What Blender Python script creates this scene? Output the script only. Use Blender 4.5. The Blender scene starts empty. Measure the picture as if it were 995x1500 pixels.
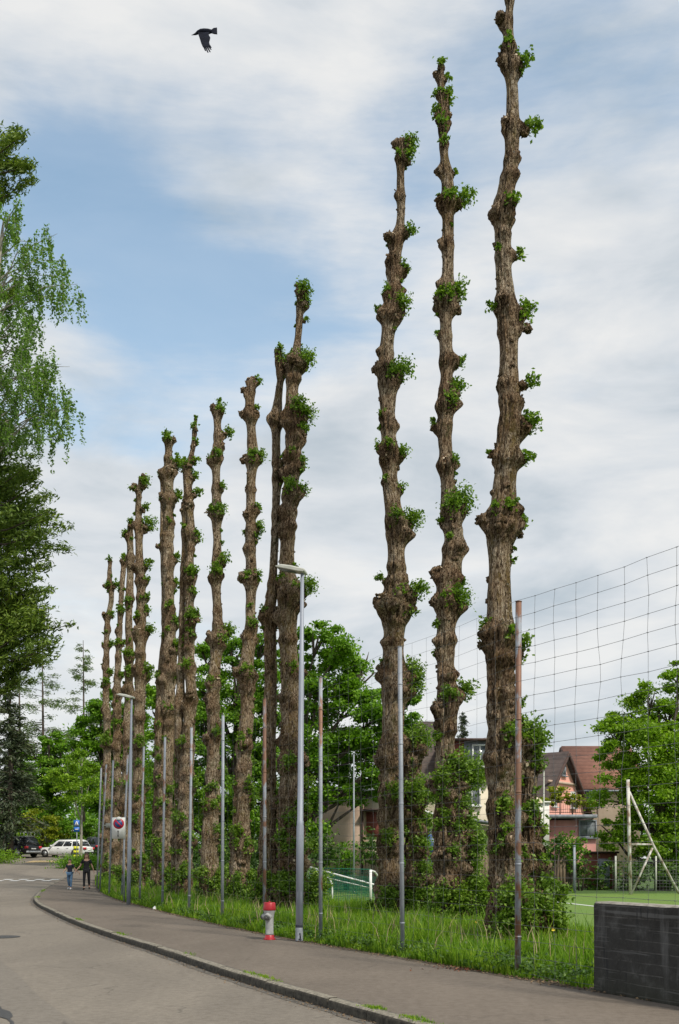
import bpy, bmesh, math, random
import numpy as np
from mathutils import Vector, noise as mnoise
R = math.radians
rng = np.random.default_rng(7)
random.seed(7)
scene = bpy.context.scene
COL = scene.collection
CAMZ = 1.7; F = 1500.0; HX = 497.5; HY = 1255.0

def P(x, y, d):            # reading of the photograph turned into a place in the world, d metres away
    return np.array([(x-HX)/F*d, d, CAMZ+(HY-y)/F*d])

# ---------------------------------------------------------------- terrain profile
_pd = [-50, 40, 45, 49, 54, 60, 66, 75, 82, 89, 100, 120, 200, 900]
_pz = [0, 0, .05, .13, .24, .38, .60, 1.02, 1.42, 1.83, 2.2, 2.5, 3.0, 4.0]
def prof(d): return np.interp(d, _pd, _pz)
def sstep(t): t = np.clip(t, 0, 1); return t*t*(3-2*t)
def G(X, d): return prof(d)*sstep((-6.0-np.asarray(X, float))/6.0)

# ---------------------------------------------------------------- materials
def newmat(name):
    m = bpy.data.materials.new(name); m.use_nodes = True
    nt = m.node_tree; b = nt.nodes['Principled BSDF']
    return m, nt, b
def N(nt, t, **kw):
    n = nt.nodes.new(t)
    for k, v in kw.items():
        if k in n.inputs: n.inputs[k].default_value = v
        else: setattr(n, k, v)
    return n
def pos_node(nt, scale=(1, 1, 1)):
    g = nt.nodes.new('ShaderNodeNewGeometry'); mp = nt.nodes.new('ShaderNodeMapping')
    mp.inputs['Scale'].default_value = scale
    nt.links.new(g.outputs['Position'], mp.inputs['Vector'])
    return mp.outputs['Vector']
def ramp(nt, fac, stops, interp='LINEAR'):
    r = nt.nodes.new('ShaderNodeValToRGB'); r.color_ramp.interpolation = interp
    e = r.color_ramp.elements
    while len(e) < len(stops): e.new(.5)
    for i, (p, c) in enumerate(stops):
        e[i].position = p; e[i].color = (*c, 1) if len(c) == 3 else c
    nt.links.new(fac, r.inputs['Fac']); return r.outputs['Color']
def mixc(nt, fac, a, b, mode='MIX'):
    m = nt.nodes.new('ShaderNodeMix'); m.data_type = 'RGBA'; m.blend_type = mode
    for s, v in ((m.inputs[0], fac), (m.inputs[6], a), (m.inputs[7], b)):
        if hasattr(v, 'links') or isinstance(v, bpy.types.NodeSocket): nt.links.new(v, s)
        elif isinstance(v, (int, float)): s.default_value = v
        else: s.default_value = (*v, 1)
    return m.outputs[2]
def noise(nt, vec, scale, detail=4, rough=.55, dist=0):
    n = N(nt, 'ShaderNodeTexNoise', Scale=scale, Detail=detail, Roughness=rough, Distortion=dist)
    nt.links.new(vec, n.inputs['Vector']); return n.outputs['Fac']
def bump(nt, b, h, strength, dist):
    n = N(nt, 'ShaderNodeBump', Strength=strength, Distance=dist)
    nt.links.new(h, n.inputs['Height']); nt.links.new(n.outputs[0], b.inputs['Normal'])
def two(name, c1, c2, scale=6, rough=.8, bs=.3, bd=.01, metal=0, sc=(1, 1, 1), lo=.35, hi=.65, detail=5):
    m, nt, b = newmat(name); v = pos_node(nt, sc)
    f = noise(nt, v, scale, detail, .6)
    nt.links.new(ramp(nt, f, [(lo, c1), (hi, c2)]), b.inputs['Base Color'])
    b.inputs['Roughness'].default_value = rough; b.inputs['Metallic'].default_value = metal
    if bs: bump(nt, b, f, bs, bd)
    return m
M = {}
def leafmat(key, c1, c2, c3, trans=.35, patch=1.2, tint=None):
    m, nt, b = newmat(key)
    a = N(nt, 'ShaderNodeAttribute'); a.attribute_name = 'var'
    col = ramp(nt, a.outputs['Fac'], [(0, c1), (.5, c2), (1, c3)])
    v = pos_node(nt); f = noise(nt, v, patch, 3)
    col = mixc(nt, ramp(nt, f, [(.35, (0, 0, 0)), (.7, (1, 1, 1))]), col, mixc(nt, 1.0, col, tint or (1.25, 1.18, .8), 'MULTIPLY'))
    nt.links.new(col, b.inputs['Base Color']); b.inputs['Roughness'].default_value = .5
    b.inputs['Specular IOR Level'].default_value = .3
    t = nt.nodes.new('ShaderNodeBsdfTranslucent'); nt.links.new(mixc(nt, 1.0, col, (1.3, 1.5, .6), 'MULTIPLY'), t.inputs['Color'])
    mx = nt.nodes.new('ShaderNodeMixShader'); mx.inputs[0].default_value = trans
    nt.links.new(b.outputs[0], mx.inputs[1]); nt.links.new(t.outputs[0], mx.inputs[2])
    nt.links.new(mx.outputs[0], nt.nodes['Material Output'].inputs['Surface'])
    M[key] = m
leafmat('sprout_leaf', (.052, .105, .012), (.125, .215, .026), (.24, .36, .06))
leafmat('maple_leaf', (.060, .135, .012), (.120, .25, .018), (.21, .36, .035), .35, .35)
leafmat('fresh_leaf', (.09, .17, .012), (.175, .30, .022), (.27, .40, .040), .4, .35)
leafmat('yellow_leaf', (.11, .15, .012), (.22, .26, .02), (.33, .35, .03), .35, .5)
leafmat('dark_leaf', (.028, .062, .012), (.055, .115, .020), (.11, .19, .034), .25, .5)
leafmat('conifer_needle', (.05, .095, .015), (.115, .18, .028), (.21, .285, .052), .2, .6)
leafmat('spruce_needle', (.035, .052, .032), (.062, .085, .05), (.11, .135, .08), .15, .6)
leafmat('larch_needle', (.08, .125, .05), (.13, .19, .08), (.19, .26, .12), .3, .4)
leafmat('birch_leaf', (.065, .13, .026), (.12, .22, .045), (.20, .32, .08), .4, .8)
leafmat('grass_blade', (.065, .145, .010), (.140, .275, .018), (.27, .40, .05), .4, 1.3, (1.35, 1.12, .8))

def barkmat(key, dark, mid, light, lich=.5, sc=1.0):
    m, nt, b = newmat(key)
    v = pos_node(nt, (1, 1, .20))
    warp = N(nt, 'ShaderNodeTexNoise', Scale=5*sc, Detail=5, Roughness=.65); nt.links.new(v, warp.inputs['Vector'])
    add = nt.nodes.new('ShaderNodeVectorMath'); add.operation = 'MULTIPLY_ADD'
    nt.links.new(warp.outputs['Color'], add.inputs[0]); add.inputs[1].default_value = (.30, .30, .30); nt.links.new(v, add.inputs[2])
    vo = N(nt, 'ShaderNodeTexVoronoi', Scale=15*sc, Randomness=1.0); vo.feature = 'DISTANCE_TO_EDGE'
    nt.links.new(add.outputs[0], vo.inputs['Vector'])
    n1 = noise(nt, add.outputs[0], 24*sc, 7, .75); n1b = noise(nt, pos_node(nt, (1, 1, .5)), 30*sc, 4, .7)
    plates = ramp(nt, vo.outputs['Distance'], [(.0, (0, 0, 0)), (.14, (1, 1, 1))])
    h = mixc(nt, .62, plates, ramp(nt, n1, [(.34, (0, 0, 0)), (.66, (1, 1, 1))]))
    h = mixc(nt, .30, h, ramp(nt, n1b, [(.38, (0, 0, 0)), (.62, (1, 1, 1))]))
    col = ramp(nt, h, [(.28, dark), (.50, mid), (.76, light)])
    n2 = noise(nt, pos_node(nt, (1, 1, .6)), 1.6, 6, .65)
    col = mixc(nt, ramp(nt, n2, [(.42, (0, 0, 0)), (.62, (.8, .8, .8))]), col, mixc(nt, 1.0, col, (.62, .50, .40), 'MULTIPLY'))
    n3 = noise(nt, pos_node(nt, (1, 1, .45)), 7.5, 7, .75)
    n3b = noise(nt, pos_node(nt, (1, 1, .3)), .7, 2, .5)
    lf = nt.nodes.new('ShaderNodeMath'); lf.operation = 'MULTIPLY'
    nt.links.new(ramp(nt, n3, [(.50, (0, 0, 0)), (.60, (1, 1, 1))]), lf.inputs[0]); nt.links.new(ramp(nt, n3b, [(.44, (0, 0, 0)), (.58, (lich, lich, lich))]), lf.inputs[1])
    col = mixc(nt, lf.outputs[0], col, (.25, .17, .055))
    n4 = noise(nt, pos_node(nt, (1, 1, .7)), 3.3, 7, .75)
    col = mixc(nt, ramp(nt, n4, [(.55, (0, 0, 0)), (.68, (.75, .75, .75))]), col, (.060, .070, .018))
    n5 = noise(nt, pos_node(nt), 11, 4, .6)
    col = mixc(nt, ramp(nt, n5, [(.64, (0, 0, 0)), (.70, (.7, .7, .7))]), col, (.34, .32, .28))
    nt.links.new(col, b.inputs['Base Color']); b.inputs['Roughness'].default_value = .95
    b.inputs['Specular IOR Level'].default_value = .15
    bump(nt, b, h, 1.0, .09/sc)
    M[key] = m
barkmat('pollard_bark', (.030, .018, .010), (.29, .210, .135), (.70, .58, .43), .8)
barkmat('burl_bark', (.014, .009, .005), (.17, .108, .062), (.58, .45, .31), .4, 1.2)
M['cut_wood'] = two('cut_wood', (.35, .26, .17), (.55, .46, .34), 30, .8, .2)
M['branch_bark'] = two('branch_bark', (.035, .025, .018), (.10, .075, .055), 9, .9, .5, .02, sc=(1, 1, .3))
M['pale_bark'] = two('pale_bark', (.20, .18, .14), (.42, .39, .33), 9, .9, .3, .01, sc=(1, 1, .3))

# ---------------------------------------------------------------- mesh + object helpers
ORG = {}
def mk(name, V, FL, mats, parent=None, smooth=True, var=None, midx=None):
    V = np.asarray(V, float).reshape(-1, 3)
    o0 = ORG.get(parent.name, np.zeros(3)) if parent else np.zeros(3)
    V = V - o0
    me = bpy.data.meshes.new(name)
    me.vertices.add(len(V)); me.vertices.foreach_set('co', V.ravel())
    FL = [np.asarray(f, int) for f in FL if len(f)]
    loops = np.concatenate([f.ravel() for f in FL]); tot = np.concatenate([np.full(len(f), f.shape[1]) for f in FL])
    st = np.concatenate([[0], np.cumsum(tot)[:-1]])
    me.loops.add(len(loops)); me.loops.foreach_set('vertex_index', loops)
    me.polygons.add(len(tot)); me.polygons.foreach_set('loop_start', st)
    if not isinstance(mats, (list, tuple)): mats = [mats]
    for m in mats: me.materials.append(m)
    me.update(calc_edges=True); me.validate()
    if smooth: me.polygons.foreach_set('use_smooth', np.ones(len(me.polygons), bool))
    if midx is not None and len(midx) == len(me.polygons): me.polygons.foreach_set('material_index', np.asarray(midx, int))
    if var is not None:
        a = me.attributes.new('var', 'FLOAT', 'POINT'); a.data.foreach_set('value', np.asarray(var, float))
    o = bpy.data.objects.new(name, me); COL.objects.link(o)
    if parent: o.parent = parent; ORG[o.name] = o0
    else: ORG[o.name] = o0
    return o
class MB:
    def __init__(s): s.V = []; s.F = {}; s.n = 0; s.M = {}
    def add(s, V, Fs, mi=0):
        V = np.asarray(V, float).reshape(-1, 3)
        for f in Fs:
            f = np.asarray(f, int)
            if len(f): s.F.setdefault(f.shape[1], []).append(f+s.n); s.M.setdefault(f.shape[1], []).append(np.full(len(f), mi))
        s.V.append(V); s.n += len(V)
    def build(s, name, mats, parent=None, smooth=False):
        ks = sorted(s.F)
        return mk(name, np.concatenate(s.V), [np.concatenate(s.F[k]) for k in ks], mats, parent, smooth,
                  midx=np.concatenate([np.concatenate(s.M[k]) for k in ks]))
    def box(s, c, size, rz=0, mi=0, axes=None, bev=0):
        c = np.array(c, float); hx, hy, hz = np.array(size)/2
        if axes is None: axes = np.array([[math.cos(rz), math.sin(rz), 0], [-math.sin(rz), math.cos(rz), 0], [0, 0, 1]])
        pts = []
        for z in (-hz, hz):
            for (a, b_) in ((-hx, -hy), (hx, -hy), (hx, hy), (-hx, hy)): pts.append(c+a*axes[0]+b_*axes[1]+z*axes[2])
        s.add(pts, [[(0, 3, 2, 1), (4, 5, 6, 7), (0, 1, 5, 4), (1, 2, 6, 5), (2, 3, 7, 6), (3, 0, 4, 7)]], mi)
    def tube(s, pts, rad, seg=8, mi=0, cap=True):
        V, Fq, caps = tube(pts, rad, seg); s.add(V, [Fq], mi)
        if cap:
            s.F.setdefault(3, []); s.M.setdefault(3, [])
            n0 = s.n-len(V); 
            c0 = np.mean(V[:seg], 0); c1 = np.mean(V[-seg:], 0); s.V.append(np.array([c0, c1])); i0 = s.n; s.n += 2
            t = [(i0, n0+(k+1) % seg, n0+k) for k in range(seg)]+[(i0+1, n0+len(V)-seg+k, n0+len(V)-seg+(k+1) % seg) for k in range(seg)]
            s.F[3].append(np.array(t)); s.M[3].append(np.full(len(t), mi))
    def poly_prism(s, pts2d, origin, ax, ay, az, t0, t1, mi=0):   # outline extruded along az from t0 to t1
        n = len(pts2d); o = np.array(origin, float); ax, ay, az = map(lambda q: np.array(q, float), (ax, ay, az))
        A = [o+p[0]*ax+p[1]*ay+t0*az for p in pts2d]; B = [o+p[0]*ax+p[1]*ay+t1*az for p in pts2d]
        c0 = len(A)*2
        q = [(i, (i+1) % n, n+(i+1) % n, n+i) for i in range(n)]
        fs = [q]
        if n == 3: fs += [[(2, 1, 0)], [(3, 4, 5)]]
        else: fs += [[tuple(range(n-1, -1, -1))], [tuple(range(n, 2*n))]]
        if n == 4: fs = [q+[tuple(range(n-1, -1, -1)), tuple(range(n, 2*n))]]
        s.add(A+B, fs, mi)
def tube(pts, rad, seg=8):
    pts = np.asarray(pts, float); n = len(pts)
    rad = np.full(n, rad) if np.isscalar(rad) else np.asarray(rad, float)
    T = np.gradient(pts, axis=0); T /= np.linalg.norm(T, axis=1)[:, None]+1e-9
    ref = np.array([0, 1, 0.]) if abs(T[0][1]) < .9 else np.array([1., 0, 0])
    V = []; a = np.arange(seg)/seg*2*math.pi
    for i in range(n):
        u = ref-T[i]*np.dot(ref, T[i]); u /= np.linalg.norm(u)+1e-9; ref = u; w = np.cross(T[i], u)
        V.append(pts[i]+rad[i]*(np.cos(a)[:, None]*u+np.sin(a)[:, None]*w))
    V = np.concatenate(V)
    i, k = np.meshgrid(np.arange(n-1), np.arange(seg), indexing='ij'); i = i.ravel(); k = k.ravel(); k2 = (k+1) % seg
    return V, np.stack([i*seg+k, i*seg+k2, (i+1)*seg+k2, (i+1)*seg+k], 1), None
def setp(o, label=None, cat=None, group=None, kind=None):
    if label: o['label'] = label
    if cat: o['category'] = cat
    if group: o['group'] = group
    if kind: o['kind'] = kind
    return o
def thing(name, label, cat, loc, group=None):
    o = bpy.data.objects.new(name, None); COL.objects.link(o); o.location = loc; o.empty_display_size = .2
    ORG[o.name] = np.array(loc, float); return setp(o, label, cat, group)
def grid(Xf, ds, zf):
    # Xf(d)->array of X across, same count each row
    rows = [np.stack([Xf(d), np.full(len(Xf(d)), d), zf(Xf(d), d)], 1) for d in ds]
    V = np.concatenate(rows); c = len(rows[0]); r = len(rows)
    i, j = np.meshgrid(np.arange(r-1), np.arange(c-1), indexing='ij'); i = i.ravel(); j = j.ravel()
    return V, [np.stack([i*c+j, i*c+j+1, (i+1)*c+j+1, (i+1)*c+j], 1)]

# ---------------------------------------------------------------- leaves
def leaves(C, size, up=.3, aspect=.6, dirs=None, r=rng):
    n = len(C); size = np.broadcast_to(size, n)[:, None]*r.uniform(.7, 1.3, (n, 1))
    nr = r.normal(size=(n, 3)); nr[:, 2] = np.abs(nr[:, 2])+up; nr /= np.linalg.norm(nr, axis=1)[:, None]
    t = r.normal(size=(n, 3)) if dirs is None else dirs+r.normal(size=(n, 3))*.35
    t -= nr*np.sum(t*nr, 1)[:, None]; t /= np.linalg.norm(t, axis=1)[:, None]+1e-9
    b = np.cross(nr, t)
    V = np.stack([C-t*size, C+b*size*aspect+nr*size*.18, C+t*size, C-b*size*aspect+nr*size*.18], 1).reshape(-1, 3)
    i = np.arange(n)*4
    Fc = np.concatenate([np.stack([i, i+1, i+2], 1), np.stack([i, i+2, i+3], 1)])
    var = np.repeat(np.clip(r.normal(.45, .25, n), 0, 1), 4)
    return V, [Fc], var
def clump_pts(c, r, n, upb=.5, rr=rng):
    """leaves set along short shoots springing from one point"""
    k = max(4, n//12); d = rr.normal(size=(k, 3)); d[:, 2] += upb; d /= np.linalg.norm(d, axis=1)[:, None]
    L = r*rr.uniform(.55, 1.25, k)
    idx = rr.integers(0, k, n); s = rr.uniform(.15, 1, n)**.6
    p = c+d[idx]*(L[idx]*s)[:, None]+rr.normal(size=(n, 3))*r*.14
    p[:, 2] += r*.1*s
    return p
def lobe_pts(c, rad, n, rr=rng, sub=None, shell=.55):
    c = np.array(c, float); rad = np.array(rad, float)
    k = sub or max(10, n//70)
    d = rr.normal(size=(k, 3)); d /= np.linalg.norm(d, axis=1)[:, None]
    cc = c+d*rad*(rr.uniform(shell, 1.0, (k, 1)))
    cr = np.mean(rad)*rr.uniform(.14, .34, k)
    idx = rr.integers(0, k, n)
    q = rr.normal(size=(n, 3)); q[:, 2] *= .5
    return cc[idx]+q*cr[idx][:, None]*.75

# ---------------------------------------------------------------- world, sun, camera
SUN_EL, SUN_AZ = R(50), R(138)      # azimuth measured clockwise from +Y: behind the camera, to the right
w = bpy.data.worlds.new('World'); scene.world = w; w.use_nodes = True
nt = w.node_tree; bg = nt.nodes['Background']; bg.inputs['Strength'].default_value = .15
sky = nt.nodes.new('ShaderNodeTexSky'); sky.sky_type = 'NISHITA'; sky.sun_disc = False
sky.sun_elevation = SUN_EL; sky.sun_rotation = SUN_AZ; sky.air_density = 1.0; sky.dust_density = .6; sky.ozone_density = 1.5
tc = nt.nodes.new('ShaderNodeTexCoord'); D = tc.outputs['Generated']
def wmap(sc, rot=(0, 0, 0), loc=(0, 0, 0)):
    mp = nt.nodes.new('ShaderNodeMapping'); mp.inputs['Scale'].default_value = sc; mp.inputs['Rotation'].default_value = rot; mp.inputs['Location'].default_value = loc
    nt.links.new(D, mp.inputs['Vector']); return mp.outputs[0]
def wn(vec, s, det, ro, di=0):
    n = N(nt, 'ShaderNodeTexNoise', Scale=s, Detail=det, Roughness=ro, Distortion=di); nt.links.new(vec, n.inputs['Vector']); return n.outputs['Fac']
def mth(op, a, b_):
    m = nt.nodes.new('ShaderNodeMath'); m.operation = op
    for s, v in ((m.inputs[0], a), (m.inputs[1], b_)):
        if isinstance(v, (int, float)): s.default_value = v
        else: nt.links.new(v, s)
    return m.outputs[0]
SKYVAL = dict(cloud=7.0)
warp = N(nt, 'ShaderNodeTexNoise', Scale=5, Detail=5, Roughness=.55); nt.links.new(D, warp.inputs['Vector'])
wv = nt.nodes.new('ShaderNodeVectorMath'); wv.operation = 'MULTIPLY_ADD'
nt.links.new(warp.outputs['Color'], wv.inputs[0]); wv.inputs[1].default_value = (.16, .16, .13); nt.links.new(D, wv.inputs[2])
def blob(x, y, r, wgt, sx=1, sy=1):
    v = Vector(((x-HX)/F, 1, (HY-y)/F)).normalized()+Vector((.08, .08, .065))
    sub = nt.nodes.new('ShaderNodeVectorMath'); sub.operation = 'SUBTRACT'; nt.links.new(wv.outputs[0], sub.inputs[0]); sub.inputs[1].default_value = v
    ml = nt.nodes.new('ShaderNodeVectorMath'); ml.operation = 'MULTIPLY'; nt.links.new(sub.outputs[0], ml.inputs[0]); ml.inputs[1].default_value = (1/sx, 1, 1/sy)
    ln = nt.nodes.new('ShaderNodeVectorMath'); ln.operation = 'LENGTH'; nt.links.new(ml.outputs[0], ln.inputs[0])
    mr = nt.nodes.new('ShaderNodeMapRange'); mr.interpolation_type = 'SMOOTHSTEP'
    nt.links.new(ln.outputs['Value'], mr.inputs['Value']); mr.inputs['From Min'].default_value = 0; mr.inputs['From Max'].default_value = r/F
    mr.inputs['To Min'].default_value = wgt; mr.inputs['To Max'].default_value = 0
    return mr.outputs['Result']
base = wn(wmap((1, 1, 2.4), (0, R(-18), 0), (.3, 0, .2)), 3.2, 7, .55, .4)
streak = wn(wmap((.8, 1, 5.5), (0, R(52), 0), (.1, .9, .4)), 9, 9, .62, .15)
wisps = wn(wmap((.9, 1, 3.6), (0, R(38), 0), (1.3, .2, .7)), 5.5, 8, .6, .3)
tot = mth('ADD', mth('ADD', -.05, mth('MULTIPLY', base, .75)), mth('ADD', mth('MULTIPLY', wisps, .60), mth('ADD', mth('MULTIPLY', streak, .40), -.19))) if True else mth('ADD', mth('MULTIPLY', base, .75), mth('MULTIPLY', wisps, .72))
BL = [(120, 330, 230, -.50, 1, .9), (330, 470, 230, -.42, 1.2, .7), (210, 210, 230, -.22, 1, .5), (330, 190, 200, -.12, 1.3, .6), (640, 150, 220, -.10, 1.2, .8), (850, 120, 220, -.14, 1.2, .7),
      (150, 620, 180, -.24, 1.3, .5), (600, 440, 200, -.16, 1.4, .6), (560, 810, 120, -.14, 1.6, .5),
      (200, 80, 330, .28, 1.4, .6), (330, 310, 170, .22, 1.3, .6), (520, 250, 200, .16, .7, 1), (900, 450, 260, .22, 1, 1), (500, 620, 220, .14, 1.5, .5), (250, 760, 260, .3, 1.4, .6), (850, 900, 500, .3, 1.5, .7), (500, 1200, 500, .5, 3, .6)]
for b_ in BL: tot = mth('ADD', tot, blob(*b_))
mask = nt.nodes.new('ShaderNodeMapRange'); mask.interpolation_type = 'SMOOTHSTEP'; nt.links.new(tot, mask.inputs['Value'])
mask.inputs['From Min'].default_value = .16; mask.inputs['From Max'].default_value = .80; mask.inputs['To Min'].default_value = .20; mask.inputs['To Max'].default_value = .97
shade = wn(wmap((1, 1, 3.0), (0, R(-8), 0), (2, 1, 0)), 4.2, 6, .55, .3)
ccol = ramp(nt, shade, [(.32, (3.2, 3.6, 3.95)), (.47, (4.4, 4.6, 4.8)), (.60, (5.3, 5.3, 5.25))])
skyb = mixc(nt, 1.0, sky.outputs['Color'], (1.50, 1.58, 1.36), 'MULTIPLY')
fin = mixc(nt, mask.outputs['Result'], skyb, ccol)
nt.links.new(fin, bg.inputs['Color'])

sd = bpy.data.lights.new('sun', 'SUN'); sd.energy = 3.4; sd.angle = R(5); sd.color = (1, .94, .83)
so = bpy.data.objects.new('sun', sd); COL.objects.link(so)
dv = Vector((math.sin(SUN_AZ)*math.cos(SUN_EL), math.cos(SUN_AZ)*math.cos(SUN_EL), math.sin(SUN_EL)))
so.rotation_euler = (-dv).to_track_quat('-Z', 'Y').to_euler()
cd = bpy.data.cameras.new('camera'); cam = bpy.data.objects.new('camera', cd); COL.objects.link(cam); scene.camera = cam
cam.location = (0, 0, CAMZ); cam.rotation_euler = (R(90), 0, 0)
cd.sensor_fit = 'VERTICAL'; cd.sensor_height = 36; cd.lens = 36; cd.shift_y = (HY-750)/1500; cd.clip_end = 3000
scene.view_settings.view_transform = 'Standard'; scene.view_settings.look = 'None'; scene.view_settings.exposure = 0.1; scene.view_settings.gamma = 1

# ---------------------------------------------------------------- ground
_k = [(-12, 13.0), (3, 4.75), (7.5, 2.35), (10.76, .6), (12.6, -.31), (15.1, -1.58), (16.5, -2.17), (19.5, -3.5), (22.6, -5.0), (26, -6.5), (29.5, -7.95), (32.7, -9.2), (36.5, -10.7), (40.5, -12.1), (44, -13.1), (49, -14.3), (54, -15.25), (62, -16.7), (68, -17.8), (76, -19.5), (95, -24)]
_e = [(-12, 19.5), (3, 9.6), (8, 6.3), (11.7, 4.0), (12.9, 3.28), (14.4, 2.42), (16.3, 1.5), (17.7, .74), (19.2, -.06), (20.9, -.93), (23.8, -2.3), (27.4, -3.8), (31.5, -5.4), (39.2, -8.35), (46, -10.7), (53, -12.7), (60, -14.3), (68, -16.0)]
def smooth_interp(tab):
    a = np.array(tab); dd = np.linspace(a[0, 0], a[-1, 0], 800); xx = np.interp(dd, a[:, 0], a[:, 1])
    k = 15; xp = np.pad(xx, k, mode='edge'); xs = np.convolve(xp, np.ones(2*k+1)/(2*k+1), 'valid'); xs[:20] = xx[:20]; xs[-20:] = xx[-20:]
    return lambda d: np.interp(d, dd, xs)
KX = smooth_interp(_k); EX = smooth_interp(_e)
rowd = np.concatenate([np.arange(-12, 70, .5)])

def asphalt(key, c1, c2, c3, stain):
    m, nt, b = newmat(key); v = pos_node(nt)
    fine = noise(nt, v, 140, 3, .7); mid = noise(nt, v, 9, 6, .65); big = noise(nt, pos_node(nt, (1, .45, 1)), .35, 5, .6, .5)
    col = ramp(nt, fine, [(.3, c1), (.5, c2), (.72, c3)])
    col = mixc(nt, ramp(nt, mid, [(.40, (.0, .0, .0)), (.66, (.9, .9, .9))]), col, mixc(nt, 1.0, col, (.76, .75, .74), 'MULTIPLY'))
    sp_ = noise(nt, v, 34, 3, .5); col = mixc(nt, ramp(nt, sp_, [(.66, (0, 0, 0)), (.72, (.6, .6, .6))]), col, (.10, .092, .08)); sp2 = noise(nt, v, 47, 2, .5); col = mixc(nt, ramp(nt, sp2, [(.68, (0, 0, 0)), (.73, (.5, .5, .5))]), col, (.36, .34, .30))
    col = mixc(nt, ramp(nt, big, [(.38, (0, 0, 0)), (.62, (1, 1, 1))]), col, mixc(nt, 1.0, col, stain, 'MULTIPLY'))
    vo = N(nt, 'ShaderNodeTexVoronoi', Scale=.42); vo.feature = 'DISTANCE_TO_EDGE'
    wn_ = N(nt, 'ShaderNodeTexNoise', Scale=1.5, Detail=6); nt.links.new(v, wn_.inputs['Vector'])
    ad = nt.nodes.new('ShaderNodeVectorMath'); ad.operation = 'MULTIPLY_ADD'; nt.links.new(wn_.outputs['Color'], ad.inputs[0]); ad.inputs[1].default_value = (.9, .9, 0); nt.links.new(v, ad.inputs[2])
    nt.links.new(ad.outputs[0], vo.inputs['Vector'])
    brk = noise(nt, v, .8, 2)
    ck = nt.nodes.new('ShaderNodeMath'); ck.operation = 'MULTIPLY'
    nt.links.new(ramp(nt, vo.outputs['Distance'], [(.0, (.55, .55, .55)), (.008, (0, 0, 0))]), ck.inputs[0]); nt.links.new(ramp(nt, brk, [(.5, (0, 0, 0)), (.62, (1, 1, 1))]), ck.inputs[1])
    col = mixc(nt, ck.outputs[0], col, (.06, .055, .05))
    nt.links.new(col, b.inputs['Base Color']); b.inputs['Roughness'].default_value = .9; b.inputs['Specular IOR Level'].default_value = .2
    bump(nt, b, fine, .35, .004); M[key] = m
asphalt('road_asphalt', (.155, .132, .105), (.225, .196, .160), (.31, .276, .235), (.80, .80, .81))
asphalt('patch_asphalt', (.135, .117, .097), (.198, .175, .147), (.27, .24, .205), (.90, .90, .90))
asphalt('pavement_asphalt', (.120, .098, .078), (.185, .153, .124), (.26, .222, .185), (.78, .78, .78))
M['soil'] = two('soil', (.05, .036, .024), (.13, .10, .07), 14, .95, .6, .02)
M['turf'] = two('turf', (.030, .070, .010), (.075, .14, .018), 5, .95, .5, .03)
def mown(key):
    m, nt, b = newmat(key); v = pos_node(nt)
    f = noise(nt, v, 60, 4, .7); g = noise(nt, v, .6, 4, .6)
    col = ramp(nt, f, [(.3, (.075, .15, .018)), (.7, (.15, .25, .035))])
    col = mixc(nt, ramp(nt, g, [(.4, (0, 0, 0)), (.65, (1, 1, 1))]), col, mixc(nt, 1.0, col, (1.15, 1.0, .9), 'MULTIPLY'))
    nt.links.new(col, b.inputs['Base Color']); b.inputs['Roughness'].default_value = .9; bump(nt, b, f, .6, .02); M[key] = m
mown('mown_grass')
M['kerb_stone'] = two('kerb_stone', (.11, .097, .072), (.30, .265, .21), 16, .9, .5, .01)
M['kerb_face'] = two('kerb_face', (.022, .018, .013), (.08, .068, .05), 14, .95, .6, .015)  # darker than the top: dirt plus the road side's shade put into the colour
M['white_paint'] = two('white_paint', (.55, .55, .53), (.78, .78, .76), 14, .6, .1)
M['yellow_paint'] = two('yellow_paint', (.34, .25, .13), (.52, .38, .18), 9, .8, .1)

gx = np.concatenate([np.linspace(-500, -60, 10), np.linspace(-55, 40, 60), np.linspace(50, 500, 10)])
V, Fs = grid(lambda d: gx, np.concatenate([np.arange(-40, 110, 3.), [130, 170, 250, 400, 700, 1200]]), lambda X, d: G(X, d)-.30)
setp(mk('ground', V, Fs, M['turf']), kind='structure')
s_ = np.linspace(0, 1, 40)**1.6
V, Fs = grid(lambda d: KX(d)-s_*(70), np.concatenate([np.arange(-12, 95.1, .5)]), lambda X, d: G(X, d)-.12)
setp(mk('road', V, Fs, M['road_asphalt']), kind='structure')
s2 = np.linspace(0, 1, 7)
V, Fs = grid(lambda d: (KX(d)+.13)+s2*(EX(d)-KX(d)-.13), rowd, lambda X, d: G(X, d)+0*X)
setp(mk('pavement', V, Fs, M['pavement_asphalt']), kind='structure')
s3 = np.linspace(0, 1, 40)**2
def vz(X, d): return G(X, d)-.012
V, Fs = grid(lambda d: EX(d)-.02+s3*160, np.concatenate([np.arange(-12, 68, .5), [75, 90, 120, 200]]), vz)
verge = setp(mk('verge', V, Fs, M['turf']), kind='structure')
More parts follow.
